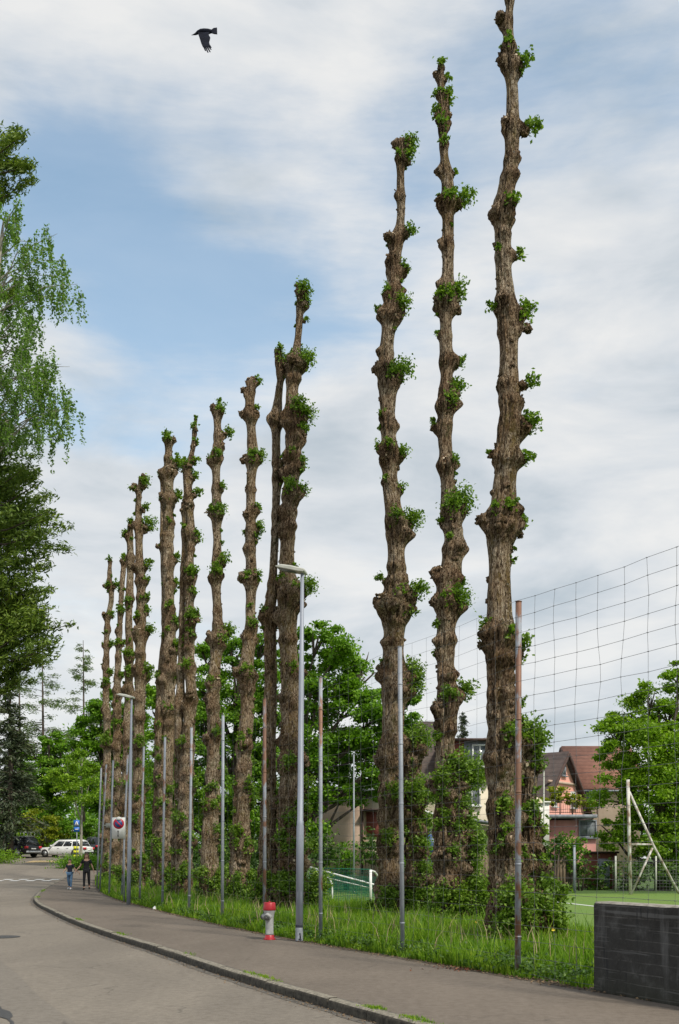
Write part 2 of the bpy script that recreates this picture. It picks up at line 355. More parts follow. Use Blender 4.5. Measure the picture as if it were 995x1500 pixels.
# kerb, worn stones with joints
kd = np.arange(1.0, 70, .05); kp = np.stack([KX(kd), kd], 1)
seglen = np.concatenate([[0], np.cumsum(np.linalg.norm(np.diff(kp, axis=0), axis=1))])
mb = MB(); s0 = 0; ri = random.Random(3)
while s0 < seglen[-1]-1.1:
    L = .98; ss = np.linspace(s0+.006, s0+L-.006, 4); s0 += L
    d_ = np.interp(ss, seglen, kd); X_ = KX(d_); gz = G(X_, d_); dz = ri.uniform(-.008, .008)
    t = np.stack([np.gradient(X_), np.gradient(d_)], 1); t /= np.linalg.norm(t, axis=1)[:, None]; nrm = np.stack([t[:, 1], -t[:, 0]], 1)
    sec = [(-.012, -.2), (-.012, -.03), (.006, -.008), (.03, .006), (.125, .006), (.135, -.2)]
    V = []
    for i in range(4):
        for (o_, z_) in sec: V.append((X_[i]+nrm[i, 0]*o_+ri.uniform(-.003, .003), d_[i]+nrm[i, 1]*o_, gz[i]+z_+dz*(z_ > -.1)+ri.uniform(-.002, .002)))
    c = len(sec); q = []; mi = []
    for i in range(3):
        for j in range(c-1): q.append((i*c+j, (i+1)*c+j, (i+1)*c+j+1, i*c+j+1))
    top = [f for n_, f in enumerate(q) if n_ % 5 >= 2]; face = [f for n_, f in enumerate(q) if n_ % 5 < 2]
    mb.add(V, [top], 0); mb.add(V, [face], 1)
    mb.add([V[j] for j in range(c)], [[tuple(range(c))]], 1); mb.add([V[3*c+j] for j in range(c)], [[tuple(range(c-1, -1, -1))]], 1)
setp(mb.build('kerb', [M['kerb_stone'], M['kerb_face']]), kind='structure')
# joint line / gutter stain strip beside the kerb
dd = np.arange(2, 60, .4)
def strip(name, offa, offb, z, m, jit=.0, seedo=0, base=KX, dd=dd):
    V = []
    for d in dd:
        a = base(d)+offa+mnoise.noise((d*1.7, seedo, 0))*jit; b_ = base(d)+offb+mnoise.noise((d*2.1, seedo+5, 0))*jit
        V += [(a, d, G(a, d)+z), (b_, d, G(b_, d)+z)]
    n = len(dd); q = [(2*i, 2*i+1, 2*i+3, 2*i+2) for i in range(n-1)]
    return setp(mk(name, V, [q], m), kind='structure')
M['gutter'] = two('gutter', (.07, .062, .052), (.15, .135, .115), 8, .95, .3)
strip('gutter', -.16, .0, -.116, M['gutter'], .08, 1)
strip('verge_soil', -.10, .32, .004, M['soil'], .12, 9, EX)
strip('pavement_joint', .14, .165, .004, M['gutter'], .01, 4)
# darker repaired lane and sealed cracks
def sheet(name, pts, z, m):
    V = [(x, y, G(x, y)+z) for x, y in pts]
    return setp(mk(name, V, [[tuple(range(len(V)))]], m, smooth=False), kind='structure')
pr = [(-13, 34), (-9.6, 26), (-7.2, 20.6), (-5.0, 15.9), (-3.9, 13.3), (-2.75, 10.9), (-.9, 7.5), (1.2, 4)]
pl = [(-.6, 4), (-2.2, 8), (-3.25, 10.4), (-4.3, 12.8), (-6.6, 17.5), (-9.2, 22.5), (-11.8, 27.5), (-14.6, 33)]
sheet('road_patch', pr+pl, -.116, M['patch_asphalt'])
M['tar'] = two('tar', (.03, .029, .028), (.06, .057, .054), 20, .6, .2)
V = []
for i, (x, y) in enumerate(pl):
    pass
lp = np.array(pl); ll = np.linspace(0, len(lp)-1, 90); cx = np.interp(ll, range(len(lp)), lp[:, 0]); cy = np.interp(ll, range(len(lp)), lp[:, 1]); V = []
for i in range(90):
    j = mnoise.noise((cy[i]*2, 3, 0))*.06; ww = .018+.02*abs(mnoise.noise((cy[i]*3, 7, 0)))+(.07 if 11.6 < cy[i] < 12.1 else 0)
    V += [(cx[i]-ww+j, cy[i], -.112), (cx[i]+ww+j, cy[i], -.112)]
setp(mk('crack_seal', V, [[(2*i, 2*i+1, 2*i+3, 2*i+2) for i in range(89)]], M['tar']), kind='structure')
mc = P(2, 1365, 23.2); setp(mk('drain_cover', [(mc[0]+math.cos(t)*.42, mc[1]+math.sin(t)*.42, -.112) for t in np.linspace(0, 2*math.pi, 24, endpoint=False)], [[tuple(range(24))]], M['tar'], smooth=False), kind='structure')
# waiting line of staggered white dashes
mb = MB()
for i in range(18):
    x0 = (-16.85 if i % 2 == 0 else -17.0)-(i//2)*.94; yb = 61.3 if i % 2 == 0 else 60.0; 
    for q_ in (0,):
        xa, xb = x0, x0-.52
        mb.add([(xa, yb, G(xa, yb)-.10), (xb, yb, G(xb, yb)-.10), (xb, yb+.62, G(xb, yb+.62)-.10), (xa, yb+.62, G(xa, yb+.62)-.10)], [[(0, 3, 2, 1)]])
setp(mb.build('road_marking', M['white_paint']), kind='structure')
x0, x1 = P(42, 0, 82)[0], P(86, 0, 82)[0]
setp(mk('parking_marking', [(x0, 81, G(x0, 81)-.11), (x1, 81, G(x1, 81)-.11), (x1, 83.2, G(x1, 83.2)-.11), (x0, 83.2, G(x0, 83.2)-.11)], [[(0, 1, 2, 3)]], M['yellow_paint']), kind='structure')
# playing field
V, Fs = grid(lambda d: (14.6-.488*d)+s3*90, np.arange(16, 47.2, .6), lambda X, d: 0*X+.004)
setp(mk('playing_field', V, Fs, M['mown_grass']), kind='structure')
V = []
a = np.array([P(815, 1321.5, 38.4)[0], 38.4]); b_ = np.array([P(900, 1331, 33.5)[0], 33.5]); dr = (b_-a)/np.linalg.norm(b_-a); nn = np.array([-dr[1], dr[0]])*.09
a = a-dr*12; b_ = b_+dr*14
setp(mk('field_line', [(*(a-nn), .010), (*(b_-nn), .010), (*(b_+nn), .010), (*(a+nn), .010)], [[(0, 1, 2, 3)]], M['white_paint']), kind='structure')

# ---------------------------------------------------------------- grass
def blades(X, Y, Z, h, wd, r=rng):
    n = len(X); a = r.uniform(0, 2*math.pi, n); lean = r.uniform(.05, .55, n)*h; la = r.uniform(0, 2*math.pi, n)
    cx, sx = np.cos(a)*wd, np.sin(a)*wd; lx, ly = np.cos(la)*lean, np.sin(la)*lean
    p = np.stack([X, Y, Z], 1); o = np.zeros(n)
    V = np.stack([p-np.stack([cx, sx, o], 1), p+np.stack([cx, sx, o], 1),
                  p+np.stack([cx*.7+lx*.35, sx*.7+ly*.35, h*.6], 1), p+np.stack([-cx*.7+lx*.35, -sx*.7+ly*.35, h*.6], 1), p+np.stack([lx, ly, h], 1)], 1).reshape(-1, 3)
    i = np.arange(n)*5
    var = np.repeat(np.clip(r.normal(.45, .28, n), 0, 1), 5)
    return V, [np.stack([i, i+1, i+2, i+3], 1), np.stack([i+3, i+2, i+4], 1)], var
n = 130000
d = 11.5*np.exp(rng.uniform(0, math.log(62/11.5), n)); off = rng.uniform(0, 1, n)**1.25*6.2+.05
X = EX(d)+off; 
pn = np.array([mnoise.noise((x*.9, y*.9, 0)) for x, y in zip(X, d)])
h = .8*(.12+.22*np.clip(off/1.0, 0, 1)+.36*np.clip(pn+.12, 0, 1))*rng.uniform(.5, 1.35, n)*np.where(rng.random(n) < .06, 1.45, 1)
k = (pn > -.5+rng.uniform(0, .2, n)) & ~((X > 3.2) & (d < 13.3))
X, d, h = X[k], d[k], h[k]
V, Fs, var = blades(X, d, G(X, d)-.02, h, .0045+.00042*d)
setp(mk('verge_grass', V, Fs, M['grass_blade'], var=var), 'tall green grass growing on the verge between pavement and pitch', 'grass', kind='stuff')
M['dry_stalk'] = two('dry_stalk', (.26, .19, .10), (.42, .34, .20), 12, .9, 0)
n = 1500; d = 12.5*np.exp(rng.uniform(0, math.log(50/12.5), n)); X = EX(d)+.2+rng.uniform(0, 1, n)*3.4; pq = np.array([mnoise.noise((x*1.3+40, y*1.3, 0)) for x, y in zip(X, d)]); k = (pq > .05) & ~((X > 3.2) & (d < 13.3)); X, d = X[k], d[k]
V, Fs, var = blades(X, d, G(X, d), rng.uniform(.35, .75, len(X)), .004+.00025*d); setp(mk('dry_stalks', V, Fs, M['dry_stalk']), 'dry pale grass stalks standing in the verge grass', 'grass', kind='stuff')
# flowering weeds and low plants in the grass
n = 1900; d = 12+rng.uniform(0, 1, n)**1.6*30; X = EX(d)+.15+rng.uniform(0, 1, n)**1.5*3; cs = []
for x_, d_ in zip(X, d):
    if x_ > 3.2 and d_ < 13.4: continue
    cs.append(np.array([x_, d_, .06+rng.uniform(0, .12)])+rng.normal(size=(14, 3))*[.09, .09, .05])
cs = np.concatenate(cs); V, Fs, var = leaves(cs, .035, 1.0)
setp(mk('verge_weeds', V, Fs, M['dark_leaf'], var=var), 'low broad leaved weeds among the verge grass', 'weeds', kind='stuff')
M['yellow_petal'] = two('yellow_petal', (.6, .45, .02), (.8, .62, .04), 30, .6, 0)
fl = np.array([P(x, y, dd_)+[0, 0, 0] for x, y, dd_ in [(578, 1357, 22), (580, 1358, 22), (672, 1363, 21), (435, 1362, 24), (700, 1350, 20), (520, 1345, 26), (630, 1372, 19.5), (810, 1360, 16), (402, 1352, 27)]])
fl = np.concatenate([fl+rng.normal(size=fl.shape)*.02 for _ in range(4)]); V, Fs, var = leaves(fl, .03, 1.5, .9)
setp(mk('verge_flowers', V, Fs, M['yellow_petal']), 'small yellow flowers dotted in the verge grass', 'flowers', kind='stuff')
cs = []
for (x, y, dd_, sx, nn_) in [(715, 1422, 15.4, .35, 420), (690, 1416, 15.9, .2, 160)]:
    c = P(x, y, dd_); c[2] = .015; cs.append(c+rng.normal(size=(nn_, 3))*[sx, .12, .012])
cs = np.concatenate(cs); V, Fs, var = leaves(cs, .022, 1.5)
M['red_leaf'] = two('red_leaf', (.12, .035, .015), (.26, .085, .03), 12, .7, 0)
setp(mk('red_ground_cover', V, Fs, M['red_leaf']), 'reddish low ground cover at the pavement edge by the rusty post', 'ground cover', kind='stuff')
M['dead_leaf'] = two('dead_leaf', (.09, .055, .03), (.25, .16, .08), 12, .8, 0)
n = 2200; d = 12+rng.uniform(0, 1, n)**1.5*30; X = EX(d)+rng.normal(0, .13, n)+.03; V, Fs, var = leaves(np.stack([X, d, G(X, d)+.018], 1), .022, 2.5)
setp(mk('leaf_litter', V, Fs, M['dead_leaf']), 'dry brown leaf litter along the pavement edge', 'leaf litter', kind='stuff')
n = 1500; d = 10*np.exp(rng.uniform(0, math.log(4.5), n)); X = KX(d)-np.abs(rng.normal(0, .12, n))-.02; V, Fs, var = leaves(np.stack([X, d, G(X, d)-.105], 1), .014, 2.5)
setp(mk('gutter_debris', V, Fs, M['dead_leaf']), 'bits of dry leaf and grit lying along the foot of the kerb', 'debris', kind='stuff')
# weeds on the kerb
Xs = []; Ys = []; hs = []
for (x, y, L, n) in [(378, 1432, .55, 330), (350, 1426, .4, 90), (545, 1477, .25, 190), (608, 1494, .35, 330), (120, 1347, .7, 190), (180, 1368, .6, 150), (62, 1308, 1.6, 300), (60, 1315, 1.0, 180), (270, 1398, .6, 60)]:
    dd_ = 2550/(y-1255); q = rng.normal(0, L/2, n); dd2 = dd_+q; Xs.append(KX(dd2)+.14+rng.normal(0, .05, n)); Ys.append(dd2); hs.append(rng.uniform(.008, .05, n)*np.exp(-(q/L)**2))
X, Y, h = map(np.concatenate, (Xs, Ys, hs)); V, Fs, var = blades(X, Y, G(X, Y)+.0, h, .006)
setp(mk('kerb_weeds', V, Fs, M['grass_blade'], var=var), 'yellowish weed tufts growing along the kerb joint', 'weeds', kind='stuff')

# ---------------------------------------------------------------- pollarded trees
def ico(sub):
    bm = bmesh.new(); bmesh.ops.create_icosphere(bm, subdivisions=sub, radius=1)
    V = np.array([v.co[:] for v in bm.verts]); Fc = np.array([[v.index for v in f.verts] for f in bm.faces]); bm.free(); return V, Fc
ICO = {k: ico(k) for k in (1, 2, 3, 4)}
def burl_geo(c, r, sub, seed):
    V, Fc = ICO[sub]; out = []
    for v in V:
        p = Vector(v)
        n_ = 1+.55*mnoise.noise(p*1.3+Vector((seed, 0, 0)))+.45*mnoise.noise(p*3.2+Vector((0, seed, 0)))+.34*mnoise.noise(p*7+Vector((0, 0, seed)))
        out.append(v*n_)
    V2 = np.array(out)*np.array([1, 1, .92])*r+c
    return V2, Fc
TREES = []
def pollard(stems, d, clumps, label, near, seed, extra_burl=(), nrand=10):
    rr = np.random.default_rng(seed); s = d/F
    x_base = stems[0][-1][1]; gz = float(G((x_base-HX)*s, d))
    root = thing('pollarded_tree', label, 'tree', ((x_base-HX)*s, d, gz), 'tall pollarded trunks in a row along the fence')
    paths = []
    mb = MB()
    sw = []
    for (x, y, r) in list(clumps)+[(q[0], q[1], q[2]*1.25) for q in extra_burl]:
        sw.append(((x-HX)*s, CAMZ+(HY-y-r*.0)*s-r*s*.45, r*s))
    for _ in range(int(14+10*near)):
        y = 1250-(rr.uniform(0, 1)**1.5)*(1250-stems[0][0][0]); sw.append(((np.interp(y, [q[0] for q in stems[0]], [q[1] for q in stems[0]])-HX)*s+rr.choice([-1, 1])*rr.uniform(.1, 1)*.2, CAMZ+(HY-y)*s, rr.uniform(4, 7)*s*(1.3 if near else 1)))
    for si, st in enumerate(stems):
        st = np.array(st, float)
        zs = CAMZ+(HY-st[:, 0])*s; xs = (st[:, 1]-HX)*s; rs = st[:, 2]/2*s*.85
        if st[-1, 0] > 1250:
            zs = np.append(zs, gz-.15); xs = np.append(xs, xs[-1]); rs = np.append(rs, rs[-1]*1.12)
        dy = 0.0 if si == 0 else rr.uniform(.0, .35)
        zz = np.arange(zs.min(), zs.max(), .055 if near else .12); zz = np.append(zz, zs.max())
        o = np.argsort(zs); xi = np.interp(zz, zs[o], xs[o]); ri_ = np.interp(zz, zs[o], rs[o])
        kk = 5 if near else 3
        def sm(a): return np.convolve(np.pad(a, kk, mode='edge'), np.ones(2*kk+1)/(2*kk+1), 'valid')
        xi = sm(xi); ri_ = sm(ri_)
        yi = d+dy+np.array([mnoise.noise((0, seed+si*3, z*.35)) for z in zz])*.22
        seg = 60 if near else 28; RM = np.zeros((len(zz), seg))
        th = np.arange(seg)/seg*2*math.pi; V = np.zeros((len(zz), seg, 3))
        for i, z in enumerate(zz):
            SWL = []
            for (X_, z_, r_) in sw:
                t_ = (z-z_)/(r_*.85+.02)
                if abs(t_) < 2.2 and abs(X_-xi[i]) < ri_[i]*1.5+r_*1.1: SWL.append((float(np.clip((X_-xi[i])/max(ri_[i]*1.1, .01), -1, 1)), 0, min(r_, ri_[i]*1.0)*.72*math.exp(-t_*t_)))
            for j in range(seg):
                cx_, sy_ = math.cos(th[j]), math.sin(th[j])
                a = mnoise.noise((cx_*1.1+seed, sy_*1.1, z*1.2)); b2 = mnoise.noise((cx_*3.2, sy_*3.2+seed, z*2.4))
                c2 = mnoise.noise((cx_*9, sy_*9, z*1.6+seed)); 
                lowf = 1+max(0, (3.5-(z-gz))/3.5)*1.0
                rad = ri_[i]*(1+.13*a+.10*b2*lowf)+.020*c2*(1.3 if near else 1)
                if SWL:
                    e_ = 0
                    for (ux, q_, g_) in SWL: e_ = max(e_, g_*(.20+.80*max(0, (cx_*ux-sy_*math.sqrt(max(0, 1-ux*ux))))**1.5))
                    rad += e_*(1+1.3*b2+1.3*c2); RM[i, j] = e_/(ri_[i]*.16)+b2*.9+c2*.6
                V[i, j] = (xi[i]+cx_*rad, yi[i]+sy_*rad, z+.02*b2)
        n_, m_ = len(zz), seg
        i, j = np.meshgrid(np.arange(n_-1), np.arange(m_), indexing='ij'); i = i.ravel(); j = j.ravel(); j2 = (j+1) % m_
        Vt = np.concatenate([V.reshape(-1, 3), [[xi[-1], yi[-1], zz[-1]+.03]]])
        cap = np.stack([(n_-1)*m_+np.arange(m_), (n_-1)*m_+(np.arange(m_)+1) % m_, np.full(m_, n_*m_)], 1)
        qd = np.stack([i*m_+j, i*m_+j2, (i+1)*m_+j2, (i+1)*m_+j], 1); lowb = np.clip((gz+5.0-zz[i])/5.0, 0, 1)*.55
        rgh = (RM.ravel()[i*m_+j]+lowb) > .62
        mb.add(Vt, [qd, cap], 0); mb.M[4][-1] = np.where(rgh, 1, 0)
        paths.append((zz, xi, yi, ri_))
    def at(y, x):
        z = CAMZ+(HY-y)*s; best = None
        for (zz, xi, yi, ri_) in paths:
            if z < zz[0]-.3 or z > zz[-1]+.6: continue
            cx_, cy_, r_ = np.interp(z, zz, xi), np.interp(z, zz, yi), np.interp(z, zz, ri_)
            dx = abs((x-HX)*s-cx_)-r_
            if best is None or dx < best[0]: best = (dx, cx_, cy_, r_, z)
        return best
    def small_burl(c, r, into, sub, sd):
        V2, Fc = burl_geo(c, r, sub, sd); into.add(V2, [Fc], 1)
    def stubs(c, r, into, n_):
        for _ in range(n_):
            dr = rr.normal(size=3); dr[1] = -abs(dr[1]); dr /= np.linalg.norm(dr)
            q = c+dr*r*.75; L = r*rr.uniform(.25, .5); rad = min(.05, r*rr.uniform(.12, .24))
            Vt, Fq, _x = tube([q, q+dr*L], [rad*1.1, rad], 6); into.add(Vt, [Fq], 1); into.add(Vt[6:], [[(0, 1, 2, 3, 4, 5)]], 2)
    # small bumps all along, part of the trunk surface
    for (zz, xi, yi, ri_) in paths:
        H = zz[-1]-zz[0]; nb = int(H*(6.5 if near else 3.5))
        for _ in range(nb):
            t = rr.uniform(0, 1)**1.35; z = zz[0]+t*H; a = rr.uniform(0, 2*math.pi)
            cx_, cy_, r_ = np.interp(z, zz, xi), np.interp(z, zz, yi), np.interp(z, zz, ri_)
            br = r_*rr.uniform(.12, .40); c = np.array([cx_+math.cos(a)*r_*.92, cy_+math.sin(a)*r_*.92, z])
            small_burl(c, br, mb, 2, rr.uniform(0, 99))
            if rr.random() < .25: stubs(c, br, mb, 1)
    # clumps and the burls that carry them
    allc = list(clumps); lows = [q for q in stems[0] if q[0] > 1000]
    ybase = stems[0][-1][0]
    for _ in range(nrand):
        y = rr.uniform(1060, ybase-15); st = np.array(stems[rr.integers(0, len(stems))], float)
        if y < st[0, 0]+5: continue
        xc = np.interp(y, st[:, 0], st[:, 1]); ww = np.interp(y, st[:, 0], st[:, 2])
        allc.append((xc+rr.uniform(-.55, .6)*ww, y, ww*rr.uniform(.13, .26)))
    for _ in range(9 if near else 11):
        y = rr.uniform(min(stems[0][0][0]+20, 1070), 1080); st = np.array(stems[rr.integers(0, len(stems))], float)
        if y < st[0, 0]+10: continue
        xc = np.interp(y, st[:, 0], st[:, 1]); ww = np.interp(y, st[:, 0], st[:, 2]); allc.append((xc+rr.choice([-.5, .5, rr.uniform(-.5, .5)])*ww, y, float(np.clip(ww*rr.uniform(.10, .24), 2, 6))))
    for _ in range(10 if near else 7):
        st = np.array(stems[rr.integers(0, len(stems))], float); y = ybase-rr.uniform(1, 2)**2*6*(30/d)-rr.uniform(0, 70)*(20/d); ww = st[-1, 2]
        allc.append((st[-1, 1]+rr.uniform(-.45, .95)*ww, y, ww*rr.uniform(.18, .34)))
    for (x, y, r) in allc:
        r = r*(1.34 if y > 1080 else 1.2)
        b = at(y, x)
        if b is None: continue
        dx, cx_, cy_, r_, z = b; X = (x-HX)*s; rc = r*s
        rel = (X-cx_)/max(r_, .01)
        if abs(rel) < .95: yy = cy_-math.sqrt(max(0, 1-rel*rel))*r_-rc*.25
        else: yy = cy_-r_*rr.uniform(-.1, .5)
        c = np.array([X, yy, z]); ctr = np.array([cx_, cy_, z-rc*.35])
        edge = ctr+(c-ctr)*min(1, (r_*.95)/max(np.linalg.norm(c-ctr), .01))
        bc = edge*.62+c*.38 if abs(rel) > 1.25 else edge+(ctr-edge)*.12
        bc[2] = z-rc*.38
        bm_ = MB(); br = max(rc*.52, r_*.30)
        V2, Fc = burl_geo(bc, br, 3 if near else 2, rr.uniform(0, 99)); bm_.add(V2, [Fc], 1)
        for q_ in range(3):
            V2, Fc = burl_geo(bc*(.35+.2*q_)+edge*(.65-.2*q_)+rr.normal(size=3)*br*.42-[0, 0, br*.35], br*rr.uniform(.5, .8), 3 if near else 2, rr.uniform(0, 99)); bm_.add(V2, [Fc], 1)
        stubs(bc, br, bm_, 3 if near else 2)
        bo = bm_.build('burl', [M['pollard_bark'], M['burl_bark'], M['cut_wood']], root, True)
        px = rc/ (18/F)  # size seen at the nearest tree
        lsz = .038 if near else (.044 if d < 37 else .054)
        n_l = int(np.clip(1.5*(rc/lsz)**2*7.0, 60, 3000))
        out_ = c-ctr; out_ /= np.linalg.norm(out_)+1e-6
        pts = np.concatenate([clump_pts(c+[0, -rc*.1, rc*.05], rc*1.02, int(n_l*.75), .45, rr), c+out_*rc*.1+rr.normal(size=(n_l//4+1, 3))*rc*.38])
        V, Fs, var = leaves(pts, lsz, .3, .62, r=rr)
        mk('leaf_clump', V, Fs, M['sprout_leaf'], root, False, var)
    for (x, y, r) in extra_burl:
        b = at(y, x)
        if b is None: continue
        dx, cx_, cy_, r_, z = b; X = (x-HX)*s; rc = r*s; rel = np.clip((X-cx_)/r_, -1, 1)
        bc = np.array([X, cy_-math.sqrt(max(0, 1-rel*rel))*r_*.85, z]); bm_ = MB()
        for q in range(3):
            V2, Fc = burl_geo(bc+rr.normal(size=3)*rc*.4, rc*rr.uniform(.6, .9), 3 if near else 2, rr.uniform(0, 99)); bm_.add(V2, [Fc], 1)
        stubs(bc, rc, bm_, 3); bm_.build('burl', [M['pollard_bark'], M['burl_bark'], M['cut_wood']], root, True)
    mb.build('trunk', [M['pollard_bark'], M['burl_bark'], M['cut_wood']], root, True)
    return root

pollard([[(-8, 750, 11), (30, 744, 13), (60, 746, 17), (85, 747, 22), (110, 750, 19), (160, 752, 18), (190, 750, 26), (215, 750, 22), (260, 747, 24), (295, 738, 33), (325, 737, 26), (400, 739, 27), (440, 742, 29), (470, 745, 33), (500, 745, 28), (560, 744, 31), (620, 746, 34), (665, 742, 40), (700, 741, 34), (740, 738, 44), (765, 737, 54), (800, 733, 37), (880, 731, 37), (930, 734, 48), (960, 733, 42), (1020, 734, 42), (1080, 738, 48), (1120, 737, 48), (1180, 735, 44), (1210, 738, 48), (1260, 742, 54), (1320, 744, 60), (1390, 744, 66)],
         [(1085, 772, 20), (1120, 778, 22), (1190, 776, 28), (1260, 778, 34), (1320, 782, 38), (1385, 784, 48)]], 18.6,
        [(745, 68, 8), (741, 72, 7), (765, 90, 12), (760, 105, 6), (782, 187, 11), (766, 185, 7), (745, 302, 10), (757, 290, 7), (762, 369, 8), (721, 452, 7), (770, 455, 14), (762, 468, 9), (776, 567, 10), (777, 628, 13), (768, 618, 7), (772, 672, 10), (716, 664, 3), (725, 750, 9), (744, 748, 10), (765, 766, 11), (715, 922, 14), (748, 935, 12), (764, 945, 13), (762, 970, 8), (764, 1030, 8), (764, 1055, 9), (775, 1080, 22), (790, 1088, 15), (748, 1080, 16), (788, 1115, 13), (735, 1182, 12), (775, 1190, 15), (790, 1215, 13), (728, 1240, 10), (757, 1252, 11), (790, 1262, 13), (798, 1300, 18), (790, 1335, 20), (815, 1345, 18), (770, 1305, 12), (738, 1325, 12), (742, 1375, 16), (825, 1368, 14), (806, 1372, 16), (720, 1392, 10), (735, 1215, 9)],
        'nearest and tallest knobbly pollarded trunk, right behind the rusty post', True, 11,
        [(733, 28, 8), (730, 22, 4), (740, 88, 9), (755, 92, 9), (742, 183, 8), (728, 308, 9), (722, 312, 5), (738, 440, 8), (768, 480, 8), (735, 567, 6), (760, 590, 7), (724, 668, 7), (712, 762, 11), (730, 770, 10), (750, 770, 10), (706, 945, 7), (740, 960, 12), (735, 1012, 10), (728, 1105, 13), (760, 1115, 16), (770, 1130, 10), (745, 1230, 12), (780, 1240, 12), (765, 1350, 12)], 9)
pollard([[(88, 647, 7), (120, 645, 9), (150, 648, 12), (180, 649, 13), (215, 648, 11), (250, 654, 17), (290, 657, 22), (330, 656, 18), (400, 656, 19), (435, 652, 27), (470, 653, 20), (540, 655, 21), (590, 653, 24), (640, 652, 22), (700, 655, 23), (740, 660, 27), (800, 667, 33), (830, 661, 31), (870, 652, 34), (900, 655, 31), (960, 653, 28), (1010, 655, 30), (1040, 655, 34), (1080, 652, 30), (1140, 655, 38), (1180, 655, 40), (1260, 657, 42), (1340, 658, 46), (1366, 658, 50)]], 24.2,
        [(646, 96, 7), (655, 115, 6), (640, 140, 6), (655, 140, 9), (640, 168, 8), (655, 155, 8), (648, 190, 8), (650, 215, 7), (667, 255, 4), (662, 295, 10), (682, 295, 12), (645, 290, 5), (645, 440, 9), (668, 432, 14), (655, 440, 9), (640, 490, 4), (675, 530, 8), (668, 570, 13), (660, 590, 11), (635, 620, 6), (665, 676, 8), (675, 735, 19), (660, 745, 14), (645, 765, 6), (680, 855, 6), (672, 880, 18), (650, 880, 8), (640, 955, 7), (683, 1013, 14), (655, 1022, 12), (640, 1030, 6), (650, 1142, 14), (680, 1135, 24), (697, 1140, 16), (672, 1185, 20), (655, 1200, 9), (680, 1215, 18), (695, 1235, 17), (665, 1250, 11), (690, 1262, 17), (700, 1308, 21), (680, 1330, 20), (712, 1322, 18), (690, 1345, 18), (635, 1335, 10)],
        'second knobbly trunk from the right, ending in a thin leafy wavy top', True, 22,
        [(640, 110, 5), (655, 170, 6), (645, 250, 6), (645, 300, 7), (640, 445, 8), (665, 450, 8), (665, 525, 8), (650, 590, 9), (637, 625, 6), (650, 680, 8), (675, 800, 8), (642, 840, 9), (640, 880, 9), (648, 1035, 11), (640, 1150, 10), (665, 1160, 12), (650, 1250, 10), (655, 1290, 9)], 9)
pollard([[(207, 590, 17), (218, 588, 18), (240, 587, 13), (255, 587, 11), (285, 587, 13), (325, 588, 13), (345, 583, 19), (375, 578, 21), (400, 577, 20), (430, 577, 23), (455, 573, 29), (480, 569, 23), (520, 566, 22), (550, 567, 29), (590, 568, 25), (640, 569, 24), (665, 572, 28), (700, 571, 24), (760, 578, 29), (800, 580, 28), (850, 582, 31), (880, 577, 42), (930, 578, 33), (980, 575, 38), (1000, 578, 38), (1060, 575, 34), (1100, 578, 42), (1140, 573, 36), (1170, 575, 40), (1200, 572, 38), (1260, 573, 40), (1330, 571, 46), (1358, 571, 52)],
         [(1090, 600, 22), (1130, 604, 26), (1170, 606, 30), (1230, 608, 28), (1280, 610, 34), (1358, 610, 34)]], 26.4,
        [(600, 212, 11), (598, 232, 10), (585, 232, 6), (600, 340, 9), (570, 355, 5), (593, 395, 9), (568, 432, 8), (587, 452, 14), (552, 455, 5), (556, 515, 4), (590, 545, 14), (572, 550, 10), (560, 610, 6), (556, 655, 8), (590, 665, 10), (570, 658, 8), (565, 705, 6), (587, 715, 7), (602, 765, 15), (580, 765, 11), (556, 850, 7), (613, 870, 13), (600, 897, 10), (585, 872, 8), (605, 985, 16), (610, 1008, 14), (595, 1010, 10), (561, 972, 6), (617, 1085, 16), (600, 1090, 10), (575, 1165, 13), (610, 1165, 20), (630, 1170, 8), (570, 1230, 11), (620, 1210, 15), (615, 1240, 13), (620, 1275, 13), (555, 1340, 14), (572, 1350, 14), (605, 1338, 18), (625, 1340, 18), (545, 1330, 8)],
        'third knobbly trunk from the right, its flat topped end leafy on one side', True, 33,
        [(581, 210, 5), (583, 285, 6), (575, 350, 8), (572, 380, 7), (590, 400, 6), (560, 460, 8), (580, 465, 8), (557, 540, 8), (575, 560, 8), (565, 670, 8), (590, 780, 10), (556, 880, 10), (570, 885, 12), (595, 890, 10), (558, 985, 9), (590, 1010, 10), (560, 1105, 12), (610, 1110, 12), (590, 1185, 14), (615, 1290, 12)], 8)
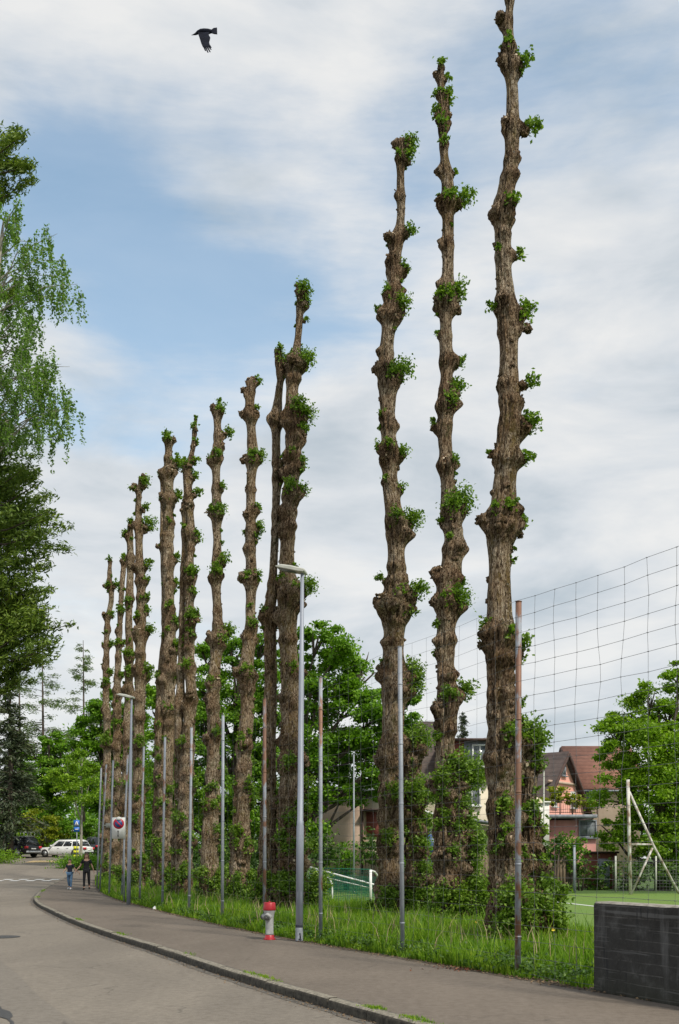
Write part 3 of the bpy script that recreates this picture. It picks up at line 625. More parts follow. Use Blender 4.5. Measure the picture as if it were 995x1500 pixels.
pollard([[(428, 443, 13), (450, 440, 13), (480, 438, 10), (510, 435, 13), (530, 432, 22), (560, 428, 20), (610, 430, 26), (650, 430, 25), (700, 427, 22), (725, 427, 25), (760, 423, 22), (820, 420, 24), (870, 424, 33), (900, 421, 29), (960, 423, 29), (1000, 425, 30), (1080, 425, 31), (1150, 427, 36), (1250, 428, 42), (1340, 430, 50)],
         [(505, 405, 9), (540, 410, 11), (560, 409, 11), (600, 404, 19), (640, 403, 13), (690, 405, 15), (760, 403, 12), (830, 400, 13), (870, 398, 18), (895, 392, 21), (930, 395, 21), (1000, 395, 21), (1080, 394, 22), (1150, 393, 25), (1250, 391, 28), (1338, 388, 32)]], 30,
        [(445, 432, 11), (448, 445, 9), (450, 470, 4), (408, 506, 6), (448, 528, 13), (415, 522, 9), (425, 528, 8), (438, 600, 12), (452, 610, 11), (445, 630, 8), (441, 680, 10), (428, 668, 6), (415, 672, 4), (428, 720, 11), (444, 722, 9), (407, 775, 4), (452, 862, 13), (430, 865, 8), (412, 850, 7), (388, 892, 6), (430, 980, 8), (425, 1120, 10), (450, 1150, 10), (405, 1180, 8), (430, 1200, 11), (445, 1190, 10), (460, 1240, 10), (415, 1230, 10), (440, 1240, 11), (400, 1295, 13), (420, 1300, 17), (440, 1300, 15), (455, 1312, 13)],
        'thick double stemmed pollarded trunk behind the nearest street lamp', True, 44,
        [(443, 430, 8), (435, 530, 9), (425, 535, 7), (400, 606, 8), (412, 608, 7), (425, 620, 8), (440, 640, 8), (432, 725, 9), (410, 690, 7), (425, 870, 12), (435, 880, 10), (387, 895, 8), (440, 985, 8), (400, 900, 8), (440, 1110, 10), (430, 1260, 12), (405, 1270, 10)], 12)
pollard([[(553, 371, 10), (575, 366, 13), (605, 366, 18), (625, 368, 13), (670, 371, 21), (700, 368, 14), (760, 368, 16), (800, 367, 15), (845, 368, 21), (880, 367, 16), (930, 367, 19), (985, 360, 26), (1030, 363, 22), (1100, 358, 25), (1180, 355, 28), (1260, 352, 33), (1332, 352, 38)]], 33.5,
        [(378, 560, 6), (376, 600, 4), (383, 670, 8), (372, 672, 8), (378, 748, 7), (380, 775, 8), (376, 790, 6), (378, 845, 7), (362, 845, 7), (372, 915, 8), (378, 935, 6), (365, 985, 9), (358, 1090, 6), (368, 1170, 8), (345, 1220, 6), (365, 1240, 10), (350, 1290, 10), (368, 1300, 10), (345, 1150, 6)],
        'single pollarded trunk just left of the double stemmed one, with a twisted knobbly top', False, 55,
        [(366, 560, 6), (360, 575, 5), (358, 605, 6), (372, 608, 6), (360, 672, 6), (362, 755, 5), (358, 845, 7), (372, 848, 7), (358, 930, 6), (352, 985, 9), (367, 988, 9), (360, 1090, 8)], 14)
pollard([[(596, 321, 15), (612, 317, 12), (640, 321, 12), (675, 317, 18), (700, 317, 12), (750, 318, 18), (780, 318, 13), (830, 319, 17), (850, 317, 17), (900, 318, 14), (930, 319, 22), (970, 316, 18), (1000, 313, 20), (1060, 313, 20), (1140, 312, 24), (1240, 308, 30), (1326, 308, 34)]], 36.5,
        [(323, 600, 8), (322, 588, 3), (334, 636, 8), (320, 672, 8), (310, 676, 6), (325, 715, 6), (323, 750, 10), (310, 748, 5), (327, 820, 9), (320, 840, 9), (333, 925, 10), (326, 940, 9), (310, 1000, 8), (318, 1075, 7), (325, 1130, 8), (305, 1180, 8), (320, 1220, 9), (300, 1280, 8), (318, 1290, 10)],
        'slender pollarded trunk with a bent flat top, between the twisted one and the close pair', False, 66,
        [(316, 600, 6), (325, 640, 5), (308, 675, 6), (306, 750, 6), (320, 755, 6), (312, 845, 6), (308, 930, 7), (322, 935, 8), (318, 1000, 7), (305, 1080, 7)], 14)
pollard([[(612, 287, 4), (630, 285, 6), (665, 282, 6), (682, 275, 12), (700, 274, 14), (740, 277, 12), (785, 282, 12), (810, 279, 11), (840, 279, 14), (880, 278, 15), (930, 277, 16), (970, 277, 18), (1020, 281, 18), (1100, 275, 22), (1200, 272, 26), (1322, 268, 30)],
         [(735, 270, 11), (780, 271, 11), (840, 267, 9), (900, 266, 10), (960, 265, 13), (1050, 262, 15), (1150, 262, 17), (1322, 256, 20)]], 39.5,
        [(285, 625, 5), (287, 612, 3), (287, 648, 5), (287, 673, 6), (286, 698, 7), (289, 722, 7), (272, 683, 8), (272, 775, 6), (290, 788, 8), (283, 842, 10), (284, 867, 7), (283, 905, 11), (275, 975, 8), (280, 930, 6), (268, 1090, 8), (285, 1150, 8), (265, 1200, 9), (280, 1230, 9), (262, 1290, 9)],
        'pollarded trunk ending in a thin crooked leader, right one of the close pair', False, 77,
        [(285, 630, 4), (283, 655, 4), (270, 685, 7), (280, 740, 6), (270, 745, 5), (280, 850, 6), (285, 900, 6), (282, 1020, 8), (270, 1030, 7)], 14)
pollard([[(643, 248, 17), (652, 247, 9), (680, 248, 14), (700, 247, 18), (730, 247, 17), (800, 246, 18), (850, 247, 19), (900, 248, 19), (950, 250, 21), (980, 247, 24), (1040, 245, 25), (1100, 244, 25), (1200, 241, 27), (1320, 239, 30)],
         [(695, 238, 7), (730, 238, 6), (800, 237, 6), (860, 239, 6), (930, 240, 7), (990, 236, 14), (1100, 233, 15), (1318, 228, 18)]], 43,
        [(247, 645, 8), (260, 678, 8), (264, 684, 7), (236, 697, 5), (254, 728, 8), (263, 728, 7), (235, 730, 4), (260, 818, 6), (258, 855, 6), (250, 890, 7), (258, 912, 8), (258, 948, 8), (237, 995, 8), (250, 1040, 6), (240, 1180, 8), (235, 1250, 8), (250, 1290, 9)],
        'stout pollarded trunk with a mushroom shaped tip, left one of the close pair', False, 88,
        [(242, 643, 4), (254, 643, 4), (240, 690, 6), (252, 690, 7), (238, 730, 5), (248, 730, 6), (232, 800, 4), (248, 960, 8), (255, 980, 8), (240, 1040, 7)], 14)
pollard([[(700, 209, 8), (715, 205, 8), (740, 202, 9), (770, 204, 12), (830, 205, 14), (870, 207, 15), (920, 206, 16), (970, 206, 18), (1020, 205, 18), (1100, 203, 19), (1200, 202, 21), (1314, 202, 25)]], 46.5,
        [(214, 708, 8), (195, 716, 5), (213, 745, 6), (220, 770, 10), (218, 828, 7), (215, 850, 6), (215, 875, 6), (216, 895, 6), (203, 905, 6), (219, 925, 8), (217, 985, 10), (207, 1090, 8), (212, 1150, 8), (200, 1200, 7), (210, 1260, 8)],
        'pollarded trunk with a hooked forked tip, fourth from the far left end of the row', False, 99,
        [(196, 716, 5), (209, 703, 4), (198, 768, 5), (200, 830, 5), (208, 850, 5), (202, 925, 6), (200, 980, 7)], 10)
pollard([[(768, 193, 8), (785, 190, 9), (800, 191, 11), (850, 190, 12), (900, 189, 12), (960, 190, 13), (1010, 188, 14), (1100, 187, 15), (1200, 184, 17), (1310, 184, 19)]], 50,
        [(184, 783, 6), (194, 768, 5), (183, 815, 4), (190, 880, 6), (188, 960, 8), (190, 985, 7), (180, 1060, 5), (190, 1150, 7)],
        'pollarded trunk partly hidden behind the hooked one, third from the far left end', False, 110, [(182, 783, 4), (192, 770, 4)], 8)
pollard([[(815, 182, 8), (840, 181, 9), (880, 178, 8), (940, 174, 9), (1000, 172, 11), (1100, 172, 13), (1200, 171, 14), (1306, 170, 16)]], 54,
        [(183, 820, 5), (180, 895, 6), (172, 942, 5), (181, 942, 5), (178, 990, 6), (172, 1060, 6), (170, 1150, 6)],
        'thin pollarded trunk second from the far left end of the row, leaning at the top', False, 121, [(182, 822, 5)], 8)
pollard([[(822, 162, 6), (845, 160, 6), (860, 162, 9), (880, 164, 9), (900, 158, 8), (945, 156, 9), (1000, 155, 10), (1060, 157, 12), (1150, 157, 13), (1302, 156, 16)]], 57.5,
        [(161, 820, 4), (171, 857, 6), (160, 858, 5), (164, 901, 5), (152, 902, 3), (163, 943, 5), (152, 945, 3), (162, 985, 6), (157, 1000, 6), (157, 1085, 8), (157, 1180, 6)],
        'shortest looking pollarded trunk at the far left end of the row', False, 132, [(155, 858, 4), (153, 902, 4)], 8)

# ---------------------------------------------------------------- fence with tall posts and wire net
def galv(key, rust):
    m, nt, b = newmat(key); v = pos_node(nt, (1, 1, .35)); f = noise(nt, v, 6, 5, .65)
    f2 = noise(nt, pos_node(nt, (.01, .01, 1)), .8, 3, .6)
    g = ramp(nt, f, [(.3, (.20, .22, .25)), (.7, (.36, .38, .42))])
    rc_ = ramp(nt, f, [(.35, (.10, .045, .028)), (.65, (.24, .125, .078))])
    mm = nt.nodes.new('ShaderNodeMath'); mm.operation = 'ADD'; nt.links.new(f, mm.inputs[0]); nt.links.new(f2, mm.inputs[1])
    col = mixc(nt, ramp(nt, mm.outputs[0], [(rust, (0, 0, 0)), (min(rust+.06, 1), (1, 1, 1))]), g, rc_)
    nt.links.new(col, b.inputs['Base Color']); b.inputs['Roughness'].default_value = .6; b.inputs['Metallic'].default_value = .15; M[key] = m
galv('rusty_steel', .97-.0); 
def galv_fix(key, lo):
    galv(key, .9)
    m = M[key]
    for n_ in m.node_tree.nodes:
        if n_.type == 'MATH' and n_.operation == 'ADD':
            mp = m.node_tree.nodes.new('ShaderNodeMath'); mp.operation = 'MULTIPLY'; mp.inputs[1].default_value = .5
            tgt = [l.to_socket for l in n_.outputs[0].links][0]; m.node_tree.links.new(n_.outputs[0], mp.inputs[0]); m.node_tree.links.new(mp.outputs[0], tgt)
            r_ = tgt.node; r_.color_ramp.elements[0].position = lo; r_.color_ramp.elements[1].position = lo+.05
galv_fix('rusty_steel', .45); galv_fix('grey_steel', .60); galv_fix('aged_steel', .52)
M['wire'] = two('wire', (.07, .07, .075), (.16, .16, .16), 20, .6, 0)
posts = [(760, 882, 759, 1430, 14.57, 'rusty_steel'), (586, 948, 590, 1400, 17.6, 'grey_steel'), (470, 993, 470, 1379, 20.6, 'aged_steel'), (388, 1024, 388, 1365, 23.2, 'rusty_steel'),
         (327, 1048, 326, 1352, 26.3, 'grey_steel'), (281, 1066, 277, 1341, 29.65, 'aged_steel'), (242, 1080, 238, 1331, 33.5, 'aged_steel'), (211, 1094, 204.5, 1324, 37, 'aged_steel'),
         (187.5, 1106, 178.5, 1318, 40.5, 'aged_steel'), (166, 1114, 160, 1309, 44, 'grey_steel'), (156, 1120, 146, 1300, 47.5, 'aged_steel'), (148.5, 1125, 142, 1296, 50, 'grey_steel')]
fence = thing('net_fence', 'high ball net fence of wire mesh on tall rusty and galvanised posts along the pavement', 'fence', (2.5, 14.57, 0))
tops = []; bots = []
for (xt, yt, xb, yb, d, m) in posts:
    t = P(xt, yt, d); b_ = P(xb, yb, d); b_[2] = float(G(b_[0], d))-.1; tops.append(t); bots.append(b_)
    mb = MB(); r_ = .038 if d > 15 else .042
    mb.tube([b_, b_*.5+t*.5, t], r_, 10); mb.tube([t, t+[0, 0, .012]], r_*1.12, 10)
    for q in range(5): 
        c = b_+(t-b_)*(.12+.19*q); mb.tube([c, c+[0, 0, .025]], r_*1.1, 8)
    o = mb.build('post', M[m], fence, True)
    if xt == 760: o['label'] = 'tall post streaked with orange rust'
# next post outside the right edge carries the net on
q = np.array([4.05+.45, 10.6, 0.]); 
tops.insert(0, q+[0, 0, 5.3]); bots.insert(0, q-[0, 0, .1])
mb = MB(); mb.tube([bots[0], tops[0]], .042, 10); mb.build('post', M['rusty_steel'], fence, True)
mb = MB(); off = np.array([-.05, -.03, 0])
for i in range(len(tops)-1):
    t0, t1, b0, b1 = tops[i]+off, tops[i+1]+off, bots[i]+off, bots[i+1]+off
    L = np.linalg.norm(b1-b0); dm = (t0[1]+t1[1])/2; near = i < 4; step = .45 if near else .6
    nv = max(3, int(round(L/step))); nh = 24 if near else 16
    wr = .0026 if i == 0 else (.0019 if i < 3 else .0014)
    hz = np.linspace(.03, 1, nh)
    nodes = {}
    for a in range(nv+1):
        u = a/nv
        for b in range(nh):
            lo_ = b0*(1-u)+b1*u; hi_ = t0*(1-u)+t1*u; p = lo_+(hi_-lo_)*hz[b]
            sag = -.05*math.sin(math.pi*u)*hz[b]
            p = p+np.array([mnoise.noise((a*.9+i*31, b*.35, 0))*.035*(0 < a < nv), mnoise.noise((a*.5, b*.5, i+9.))*.03, sag+mnoise.noise((a*.7+i*17, b*.8, 5))*.016]); nodes[a, b] = p
    for b in range(nh): mb.tube([nodes[a, b] for a in range(nv+1)], wr, 4, cap=False)
    for a in range(nv+1): mb.tube([nodes[a, b] for b in range(nh)], wr*.85, 4, cap=False)
    if i < 1:
        for a in range(nv+1):
            for b in range(nh): p = nodes[a, b]; mb.tube([p-[.010, -.006, 0], p+[.010, -.006, 0]], .005, 4)
mb.build('wire_net', M['wire'], fence, False)

# ---------------------------------------------------------------- concrete wall
m, nt, b = newmat('dark_concrete'); v = pos_node(nt)
f = noise(nt, v, 3.0, 6, .65); fs = noise(nt, pos_node(nt, (1, 1, .16)), 6, 5, .6); fb = noise(nt, pos_node(nt, (.5, .5, 11)), 1.1, 3, .6)
col = ramp(nt, f, [(.3, (.014, .012, .010)), (.55, (.030, .027, .024)), (.78, (.10, .097, .092))])
col = mixc(nt, ramp(nt, fs, [(.56, (0, 0, 0)), (.75, (.6, .6, .6))]), col, (.14, .135, .13))
col = mixc(nt, ramp(nt, fb, [(.60, (0, 0, 0)), (.66, (.45, .45, .45))]), col, (.16, .155, .15))
nt.links.new(col, b.inputs['Base Color']); b.inputs['Roughness'].default_value = .9
fv = noise(nt, pos_node(nt, (1, 1, .10)), 11, 4, .6); col2 = mixc(nt, ramp(nt, fv, [(.58, (0, 0, 0)), (.68, (.8, .8, .8))]), col, (.010, .010, .011)); fr_ = noise(nt, pos_node(nt, (1, 1, .2)), 4.0, 3, .5); col2 = mixc(nt, ramp(nt, fr_, [(.68, (0, 0, 0)), (.74, (.35, .35, .35))]), col2, (.11, .06, .035)); 
g_ = nt.nodes.new('ShaderNodeNewGeometry'); sp_ = nt.nodes.new('ShaderNodeSeparateXYZ'); nt.links.new(g_.outputs['Position'], sp_.inputs[0])
wob = noise(nt, pos_node(nt), 1.2, 3, .6)
def mm_(op, a, c):
    q = nt.nodes.new('ShaderNodeMath'); q.operation = op
    for s_, v_ in ((q.inputs[0], a), (q.inputs[1], c)):
        if isinstance(v_, (int, float)): s_.default_value = v_
        else: nt.links.new(v_, s_)
    return q.outputs[0]
zz_ = mm_('FRACT', mm_('MULTIPLY', mm_('ADD', sp_.outputs['Z'], mm_('MULTIPLY', wob, .05)), 7.6), 0)
ln_ = ramp(nt, zz_, [(0, (0, 0, 0)), (.44, (0, 0, 0)), (.5, (1, 1, 1)), (.56, (0, 0, 0))]); brk_ = noise(nt, pos_node(nt), 3.1, 5, .7)
bt_ = noise(nt, pos_node(nt), 7, 6, .75); col2 = mixc(nt, ramp(nt, bt_, [(.54, (0, 0, 0)), (.70, (.30, .30, .30))]), col2, (.10, .092, .085))
col2 = mixc(nt, mm_('MULTIPLY', ln_, ramp(nt, brk_, [(.42, (0, 0, 0)), (.6, (.6, .6, .6))])), col2, (.17, .158, .145))
low_ = ramp(nt, sp_.outputs['Z'], [(.0, (.75, .75, .75)), (.35, (0, 0, 0))]); col2 = mixc(nt, mm_('MULTIPLY', low_, brk_), col2, (.035, .035, .018))
nt.links.new(col2, b.inputs['Base Color'])
bump(nt, b, bt_, .8, .02); M['dark_concrete'] = m
M['wall_coping'] = two('wall_coping', (.17, .15, .12), (.38, .35, .30), 8, .9, .4)
A_ = np.array([(870-HX)/F*12.93, 12.93, 0]); dr = np.array([.488, -1, 0]); dr /= np.linalg.norm(dr); nn = np.array([1, .488, 0]); nn /= np.linalg.norm(nn)
wl = thing('concrete_wall', 'low dark stained concrete wall with board marks at the right edge of the pavement', 'wall', tuple(A_))
ht = 1.115; V = []; Lw = 4.6; nS = 60; mb = MB()
zb = [-.3, 0, .137, .142, .30, .305, .47, .475, .64, .645, .81, .815, .97, 1.085, ht]
rows = []
for z in zb:
    in_ = .004 if z in (.142, .305, .475, .645, .815) else 0
    rows.append([A_+dr*(Lw*i/nS)+nn*(in_+(.012 if z == ht else 0)+mnoise.noise((i*.4, z*3, 0))*.006)+np.array([0, 0, z+mnoise.noise((i*.3, 8, z))*.006]) for i in range(nS+1)])
V = np.array(rows).reshape(-1, 3); i, j = np.meshgrid(np.arange(len(zb)-1), np.arange(nS), indexing='ij'); i = i.ravel(); j = j.ravel(); c = nS+1
mb.add(V, [np.stack([i*c+j, i*c+j+1, (i+1)*c+j+1, (i+1)*c+j], 1)])
th_ = .28
bk = np.array([[A_+dr*Lw*u+nn*th_+np.array([0, 0, z]) for u in (0, 1)] for z in (-.3, ht)]).reshape(-1, 3)
mb.add(bk, [[(0, 2, 3, 1)]])
mb.add([rows[0][0], rows[-1][0], bk[2], bk[0]], [[(0, 1, 2, 3)]]); mb.add([rows[0][-1], rows[-1][-1], bk[3], bk[1]], [[(3, 2, 1, 0)]])
mb.build('wall_body', M['dark_concrete'], wl)
mb = MB(); tp = []
for i in range(nS+1):
    a = rows[-1][i]+[0, 0, .0]; tp += [a+[0, 0, 0], a+nn*.02+[0, 0, .02+mnoise.noise((i*.5, 1, 1))*.008], A_+dr*(Lw*i/nS)+nn*(th_-.02)+[0, 0, ht+.02], A_+dr*(Lw*i/nS)+nn*th_+[0, 0, ht]]
mb.add(tp, [[(4*i+k, 4*i+k+1, 4*i+5+k, 4*i+4+k) for i in range(nS) for k in range(3)]+[(0, 3, 2, 1)]])
mb.build('wall_top', M['wall_coping'], wl)
M['wood_weathered'] = two('wood_weathered', (.10, .075, .05), (.22, .17, .12), 9, .9, .4, .01, sc=(4, 4, .4))
mb = MB(); a = P(845, 1362, 22.6); b_ = P(905, 1369, 20.8)
for t in (0, .5, 1): q = a+(b_-a)*t; mb.tube([[q[0], q[1], -.05], [q[0], q[1], q[2]]], .04, 6)
mb.tube([a-(b_-a)*.6, b_], .035, 8); setp(mb.build('low_rail', M['wood_weathered']), 'low brown rail at the edge of the pitch behind the concrete wall', 'rail')

# ---------------------------------------------------------------- street lamps
M['lamp_pole'] = two('lamp_pole', (.24, .26, .31), (.32, .345, .40), 3, .5, .05, metal=.1, sc=(1, 1, .3))
M['lamp_head'] = two('lamp_head', (.38, .38, .33), (.50, .50, .44), 5, .5, .1)
M['lamp_glass'] = two('lamp_glass', (.10, .11, .11), (.18, .19, .19), 5, .2, 0)
M['dark_sticker'] = two('dark_sticker', (.015, .017, .03), (.03, .032, .05), 20, .5, 0)
M['pale_sticker'] = two('pale_sticker', (.24, .26, .29), (.36, .38, .42), 20, .5, 0)
def lamp(xb, yb, d, xt, yt, label, sticker, az):
    b_ = P(xb, yb, d); t = P(xt, yt, d); root = thing('street_lamp', label, 'street lamp', (b_[0], b_[1], float(G(b_[0], d))), 'street lamps along the pavement')
    b_[2] = G(b_[0], d)-.1; H = t[2]-b_[2]; ax = t-b_
    mb = MB(); pr_ = [(0, .074), (.32, .074), (.325, .067), (.335, .067), (.336, .060), (.75, .052), (.752, .046), (1.0, .034)]
    mb.tube([b_+ax*u for u, r_ in pr_], [r_ for u, r_ in pr_], 16)
    mb.build('pole', M['lamp_pole'], root, True)
    mb = MB(); c = b_+ax*(.045+.1/H); 
    c = b_+ax*((.95)/H); mb.box(c+[0, -.060, 0], (.07, .016, .30)); mb.build('service_door', M['lamp_pole'], root)
    dr = np.array([math.cos(az), math.sin(az), .23]); dr /= np.linalg.norm(dr); sd_ = np.cross(dr, [0, 0, 1]); sd_ /= np.linalg.norm(sd_); up = np.cross(sd_, dr)
    hd = thing_part(root, 'lamp_head')
    L = .54; outl = [(-.06, -.02), (-.07, .02), (-.05, .055), (.22, .075), (L-.10, .062), (L, .0), (L-.02, -.015), (.06, -.03)]
    mb = MB(); secs = []
    for wq, sc_ in ((-.15, .55), (-.125, .9), (0, 1.0), (.125, .9), (.15, .55)):
        secs.append([t+dr*p[0]+up*(p[1]*sc_)+sd_*wq for p in outl])
    V = np.array(secs).reshape(-1, 3); n_ = len(outl); q = []
    for i in range(4):
        for j in range(n_): q.append((i*n_+j, i*n_+(j+1) % n_, (i+1)*n_+(j+1) % n_, (i+1)*n_+j))
    mb.add(V, [q, [tuple(range(n_))[::-1], tuple(range(4*n_, 5*n_))]]) if False else mb.add(V, [q]); mb.add(V, [[tuple(range(n_))[::-1], tuple(range(4*n_, 5*n_))]])
    h_ = mb.build('lamp_head', M['lamp_head'], root, False)
    mb = MB(); mb.box(t+dr*.30-up*.026, (.34, .18, .02), axes=np.array([dr, sd_, up])); mb.build('glass', M['lamp_glass'], h_)
    if sticker:
        mb = MB(); Vt, Fq, _ = tube([b_+[0, 0, .12], b_+[0, 0, .38]], .0765, 20); mb.add(Vt, [Fq]); s_o = mb.build('number_sticker', M['pale_sticker'], root, True)
        mb = MB()
        for za, zb_ in ((.38, .43), (.06, .12)): Vt, Fq, _ = tube([b_+[0, 0, za], b_+[0, 0, zb_]], .0768, 20); mb.add(Vt, [Fq])
        mb.box(b_+[.025, -.074, .20], (.03, .008, .14)); mb.box(b_+[.012, -.077, .26], (.022, .008, .03)); mb.box(b_+[.02, -.076, .145], (.06, .008, .025))
        mb.build('sticker_mark', M['dark_sticker'], s_o)
    return root
def thing_part(root, n): return None
lamp(438.5, 1379, 20.55, 443, 838, 'nearest tall grey street lamp with flat head and a number sticker at its foot', True, math.pi*.93)
lamp(188.5, 1325, 36.4, 193, 1022, 'farther street lamp with a flat head, standing beside the no parking sign', False, math.pi*.93)
root = thing('street_lamp', 'distant thin white lamp pole beside the pink house', 'street lamp', tuple(P(796, 1298, 49)))
mb = MB(); a = P(796.5, 1305, 49); t = P(797, 1126, 49); mb.tube([a, t], [.04, .03], 8); mb.build('pole', M['lamp_head'], root, True)
mb = MB(); mb.box(t+[.0, 0, .10], (.22, .4, .12)); mb.tube([t, t+[0, 0, .02]], .06, 8); mb.build('lamp_head', M['lamp_head'], root)
mb = MB(); a = P(518.5, 1296, 47); a[2] = 0; t = P(518.5, 1104, 47); mb.tube([a, t], [.05, .03], 8); mb.tube([t, t+[.0, .0, .05]], .06, 8); setp(mb.build('flood_pole', M['grey_steel'], None, True), 'thin pale pole in front of the beige building by the green goal', 'pole')
mb = MB(); a = P(841.5, 1309, 48.5); a[2] = 0; t = P(841.5, 1240, 48.5); mb.tube([a, t], [.06, .06], 8); mb.tube([t, t+[0, 0, .05]], .075, 8); setp(mb.build('pitch_post', M['grey_steel'], None, True), 'short grey post at the far edge of the pitch in front of dark shrubs', 'post')

# ---------------------------------------------------------------- hydrant
def lathe(mb, c, prof_, seg=24, mi=0):
    mb.tube([np.array(c)+[0, 0, z] for z, r_ in prof_], [r_ for z, r_ in prof_], seg, mi)
M['hyd_grey'] = two('hyd_grey', (.28, .28, .28), (.44, .44, .43), 8, .45, .08)
M['hyd_red'] = two('hyd_red', (.27, .008, .013), (.43, .018, .028), 9, .4, .08)
M['hyd_dark'] = two('hyd_dark', (.05, .05, .05), (.14, .14, .13), 14, .6, .1)
hx, hy = P(395, 1375, 21.0)[:2]; hs_ = .78/.8
hy_r = thing('fire_hydrant', 'grey fire hydrant with red cap and red foot at the grass edge', 'hydrant', (hx, hy, 0)); c = np.array([hx, hy, 0.])
mb = MB(); lathe(mb, c, [(.10, .088), (.13, .082), (.30, .082), (.45, .086), (.54, .105), (.595, .125), (.60, .125)]); 
mb.build('body', M['hyd_grey'], hy_r, True)
mb = MB(); lathe(mb, c, [(.60, .126), (.603, .130), (.62, .132), (.75, .122), (.765, .11), (.768, .02)]); mb.tube([c+[0, 0, .768], c+[0, 0, .79]], .022, 5)
mb.build('cap', M['hyd_red'], hy_r, True)
mb = MB(); lathe(mb, c, [(0, .125), (.02, .125), (.021, .10), (.095, .094), (.10, .086)])
for k in range(6): a_ = k*math.pi/3; mb.tube([c+[math.cos(a_)*.112, math.sin(a_)*.112, .02], c+[math.cos(a_)*.112, math.sin(a_)*.112, .035]], .011, 6)
mb.build('foot', M['hyd_red'], hy_r, True)
for ang, r_ in ((math.radians(-107), .066), (math.radians(170), .055)):
    dv_ = np.array([math.cos(ang), math.sin(ang), -.25]); dv_ /= np.linalg.norm(dv_); q = c+[0, 0, .50]
    mb = MB(); mb.tube([q+dv_*.04, q+dv_*.12, q+dv_*.15], [r_*1.15, r_*1.1, r_], 16); ou = mb.build('outlet', M['hyd_grey'], hy_r, True)
    mb = MB(); mb.tube([q+dv_*.145, q+dv_*.175, q+dv_*.18], [r_*.95, r_*.9, r_*.5], 16); mb.tube([q+dv_*.18, q+dv_*.20], .014, 6); mb.build('outlet_cap', M['hyd_dark'], ou, True)

# ---------------------------------------------------------------- signs
M['sign_white'] = two('sign_white', (.66, .66, .62), (.78, .78, .75), 6, .45, 0)
M['sign_red'] = two('sign_red', (.50, .010, .03), (.62, .02, .05), 6, .4, 0)
M['sign_blue'] = two('sign_blue', (.02, .07, .22), (.03, .10, .30), 6, .4, 0)
M['sign_bright_blue'] = two('sign_bright_blue', (.01, .10, .42), (.02, .14, .52), 6, .4, 0)
M['sign_black'] = two('sign_black', (.012, .012, .014), (.03, .03, .03), 6, .5, 0)
def disc(mb, c, r_, t, seg=28, mi=0): mb.tube([np.array(c)+[0, 0, 0], np.array(c)+[0, -t, 0]], r_, seg, mi)
sg = P(174, 1213, 38.6); sroot = thing('parking_sign', 'white sign with red and blue no parking disc above a double arrow', 'traffic sign', (sg[0]-.0, sg[1], 0))
mb = MB(); mb.box(sg, (.50, .012, .80)); mb.build('plate', M['sign_white'], sroot)
mb = MB(); mb.box(sg+[0, .012, .28], (.46, .012, .05)); mb.box(sg+[0, .012, -.28], (.46, .012, .05))
mb.tube([[sg[0]+.20, sg[1]+.035, -.1], [sg[0]+.20, sg[1]+.035, sg[2]+.42]], .028, 10); mb.build('sign_post', M['grey_steel'], sroot, False)
dc = sg+[0, -.006, .17]
mb = MB(); disc(mb, dc, .205, .004); mb.build('red_ring', M['sign_red'], sroot)
mb = MB(); disc(mb, dc+[0, -.004, 0], .142, .004); mb.build('blue_disc', M['sign_blue'], sroot)
ax45 = np.array([[math.cos(R(-45)), 0, math.sin(R(-45))], [0, 1, 0], [-math.sin(R(-45)), 0, math.cos(R(-45))]])
mb = MB(); mb.box(dc+[0, -.010, 0], (.29, .004, .05), axes=ax45); mb.build('slash', M['sign_red'], sroot)
mb = MB(); mb.poly_prism([(-.10, -.03), (.07, -.055), (.12, .06), (.0, .09), (-.09, .05)], dc+[0, -.013, .17], (1, 0, 0), (0, 0, 1), (0, -1, 0), 0, .004); mb.build('sticker', M['sign_white'], sroot)
mb = MB(); q = sg+[-.02, -.008, -.21]; mb.box(q, (.022, .005, .20))
for s_g in (1, -1): mb.poly_prism([(-.032, .06*s_g), (.032, .06*s_g), (0, .14*s_g)][::s_g], q, (1, 0, 0), (0, 0, 1), (0, -1, 0), -.002, .004)
mb.build('arrow', M['sign_black'], sroot)
# sign seen almost edge on, fixed to the end posts
q = P(161, 1209, 46.6); mb = MB(); mb.box(q, (.36, .02, .20), rz=0); mb.box(q+[-.2, .02, 0], (.3, .03, .05))
setp(mb.build('small_plate', M['lamp_head']), 'small blank grey board on the end posts left of the no parking sign', 'sign')
# pedestrian crossing sign on a post
pc = P(112.5, 1206, 74); pz = float(G(pc[0], 74)); pr_ = thing('crossing_sign', 'blue pedestrian crossing sign above a small blue plate on a thin post', 'traffic sign', (pc[0], pc[1], pz))
mb = MB(); mb.tube([[pc[0], pc[1]+.05, pz-.1], [pc[0], pc[1]+.05, pc[2]+.35]], .035, 8); mb.build('sign_post', M['grey_steel'], pr_, True)
mb = MB(); mb.box(pc, (.42, .02, .46)); mb.build('upper_plate', M['sign_bright_blue'], pr_)
mb = MB(); mb.poly_prism([(-.17, -.15), (.17, -.15), (0, .17)], pc+[0, -.012, 0], (1, 0, 0), (0, 0, 1), (0, -1, 0), 0, .006); mb.build('white_triangle', M['sign_white'], pr_)
mb = MB(); cc = pc+[0, -.022, -.03]; disc(mb, cc+[0, 0, .10], .02, .006, 10); mb.poly_prism([(-.02, .075), (.02, .075), (.022, 0), (-.022, 0)][::-1], cc, (1, 0, 0), (0, 0, 1), (0, -1, 0), 0, .006)
for s_g in (-1, 1): mb.poly_prism([(-.012, 0), (.012, 0), (.012+.04*s_g, -.10), (-.008+.04*s_g, -.10)][::-1], cc, (1, 0, 0), (0, 0, 1), (0, -1, 0), 0, .006)
mb.build('walking_figure', M['sign_black'], pr_)
mb = MB(); mb.box(pc-[0, 0, .44], (.40, .02, .34)); mb.build('lower_plate', M['sign_bright_blue'], pr_)
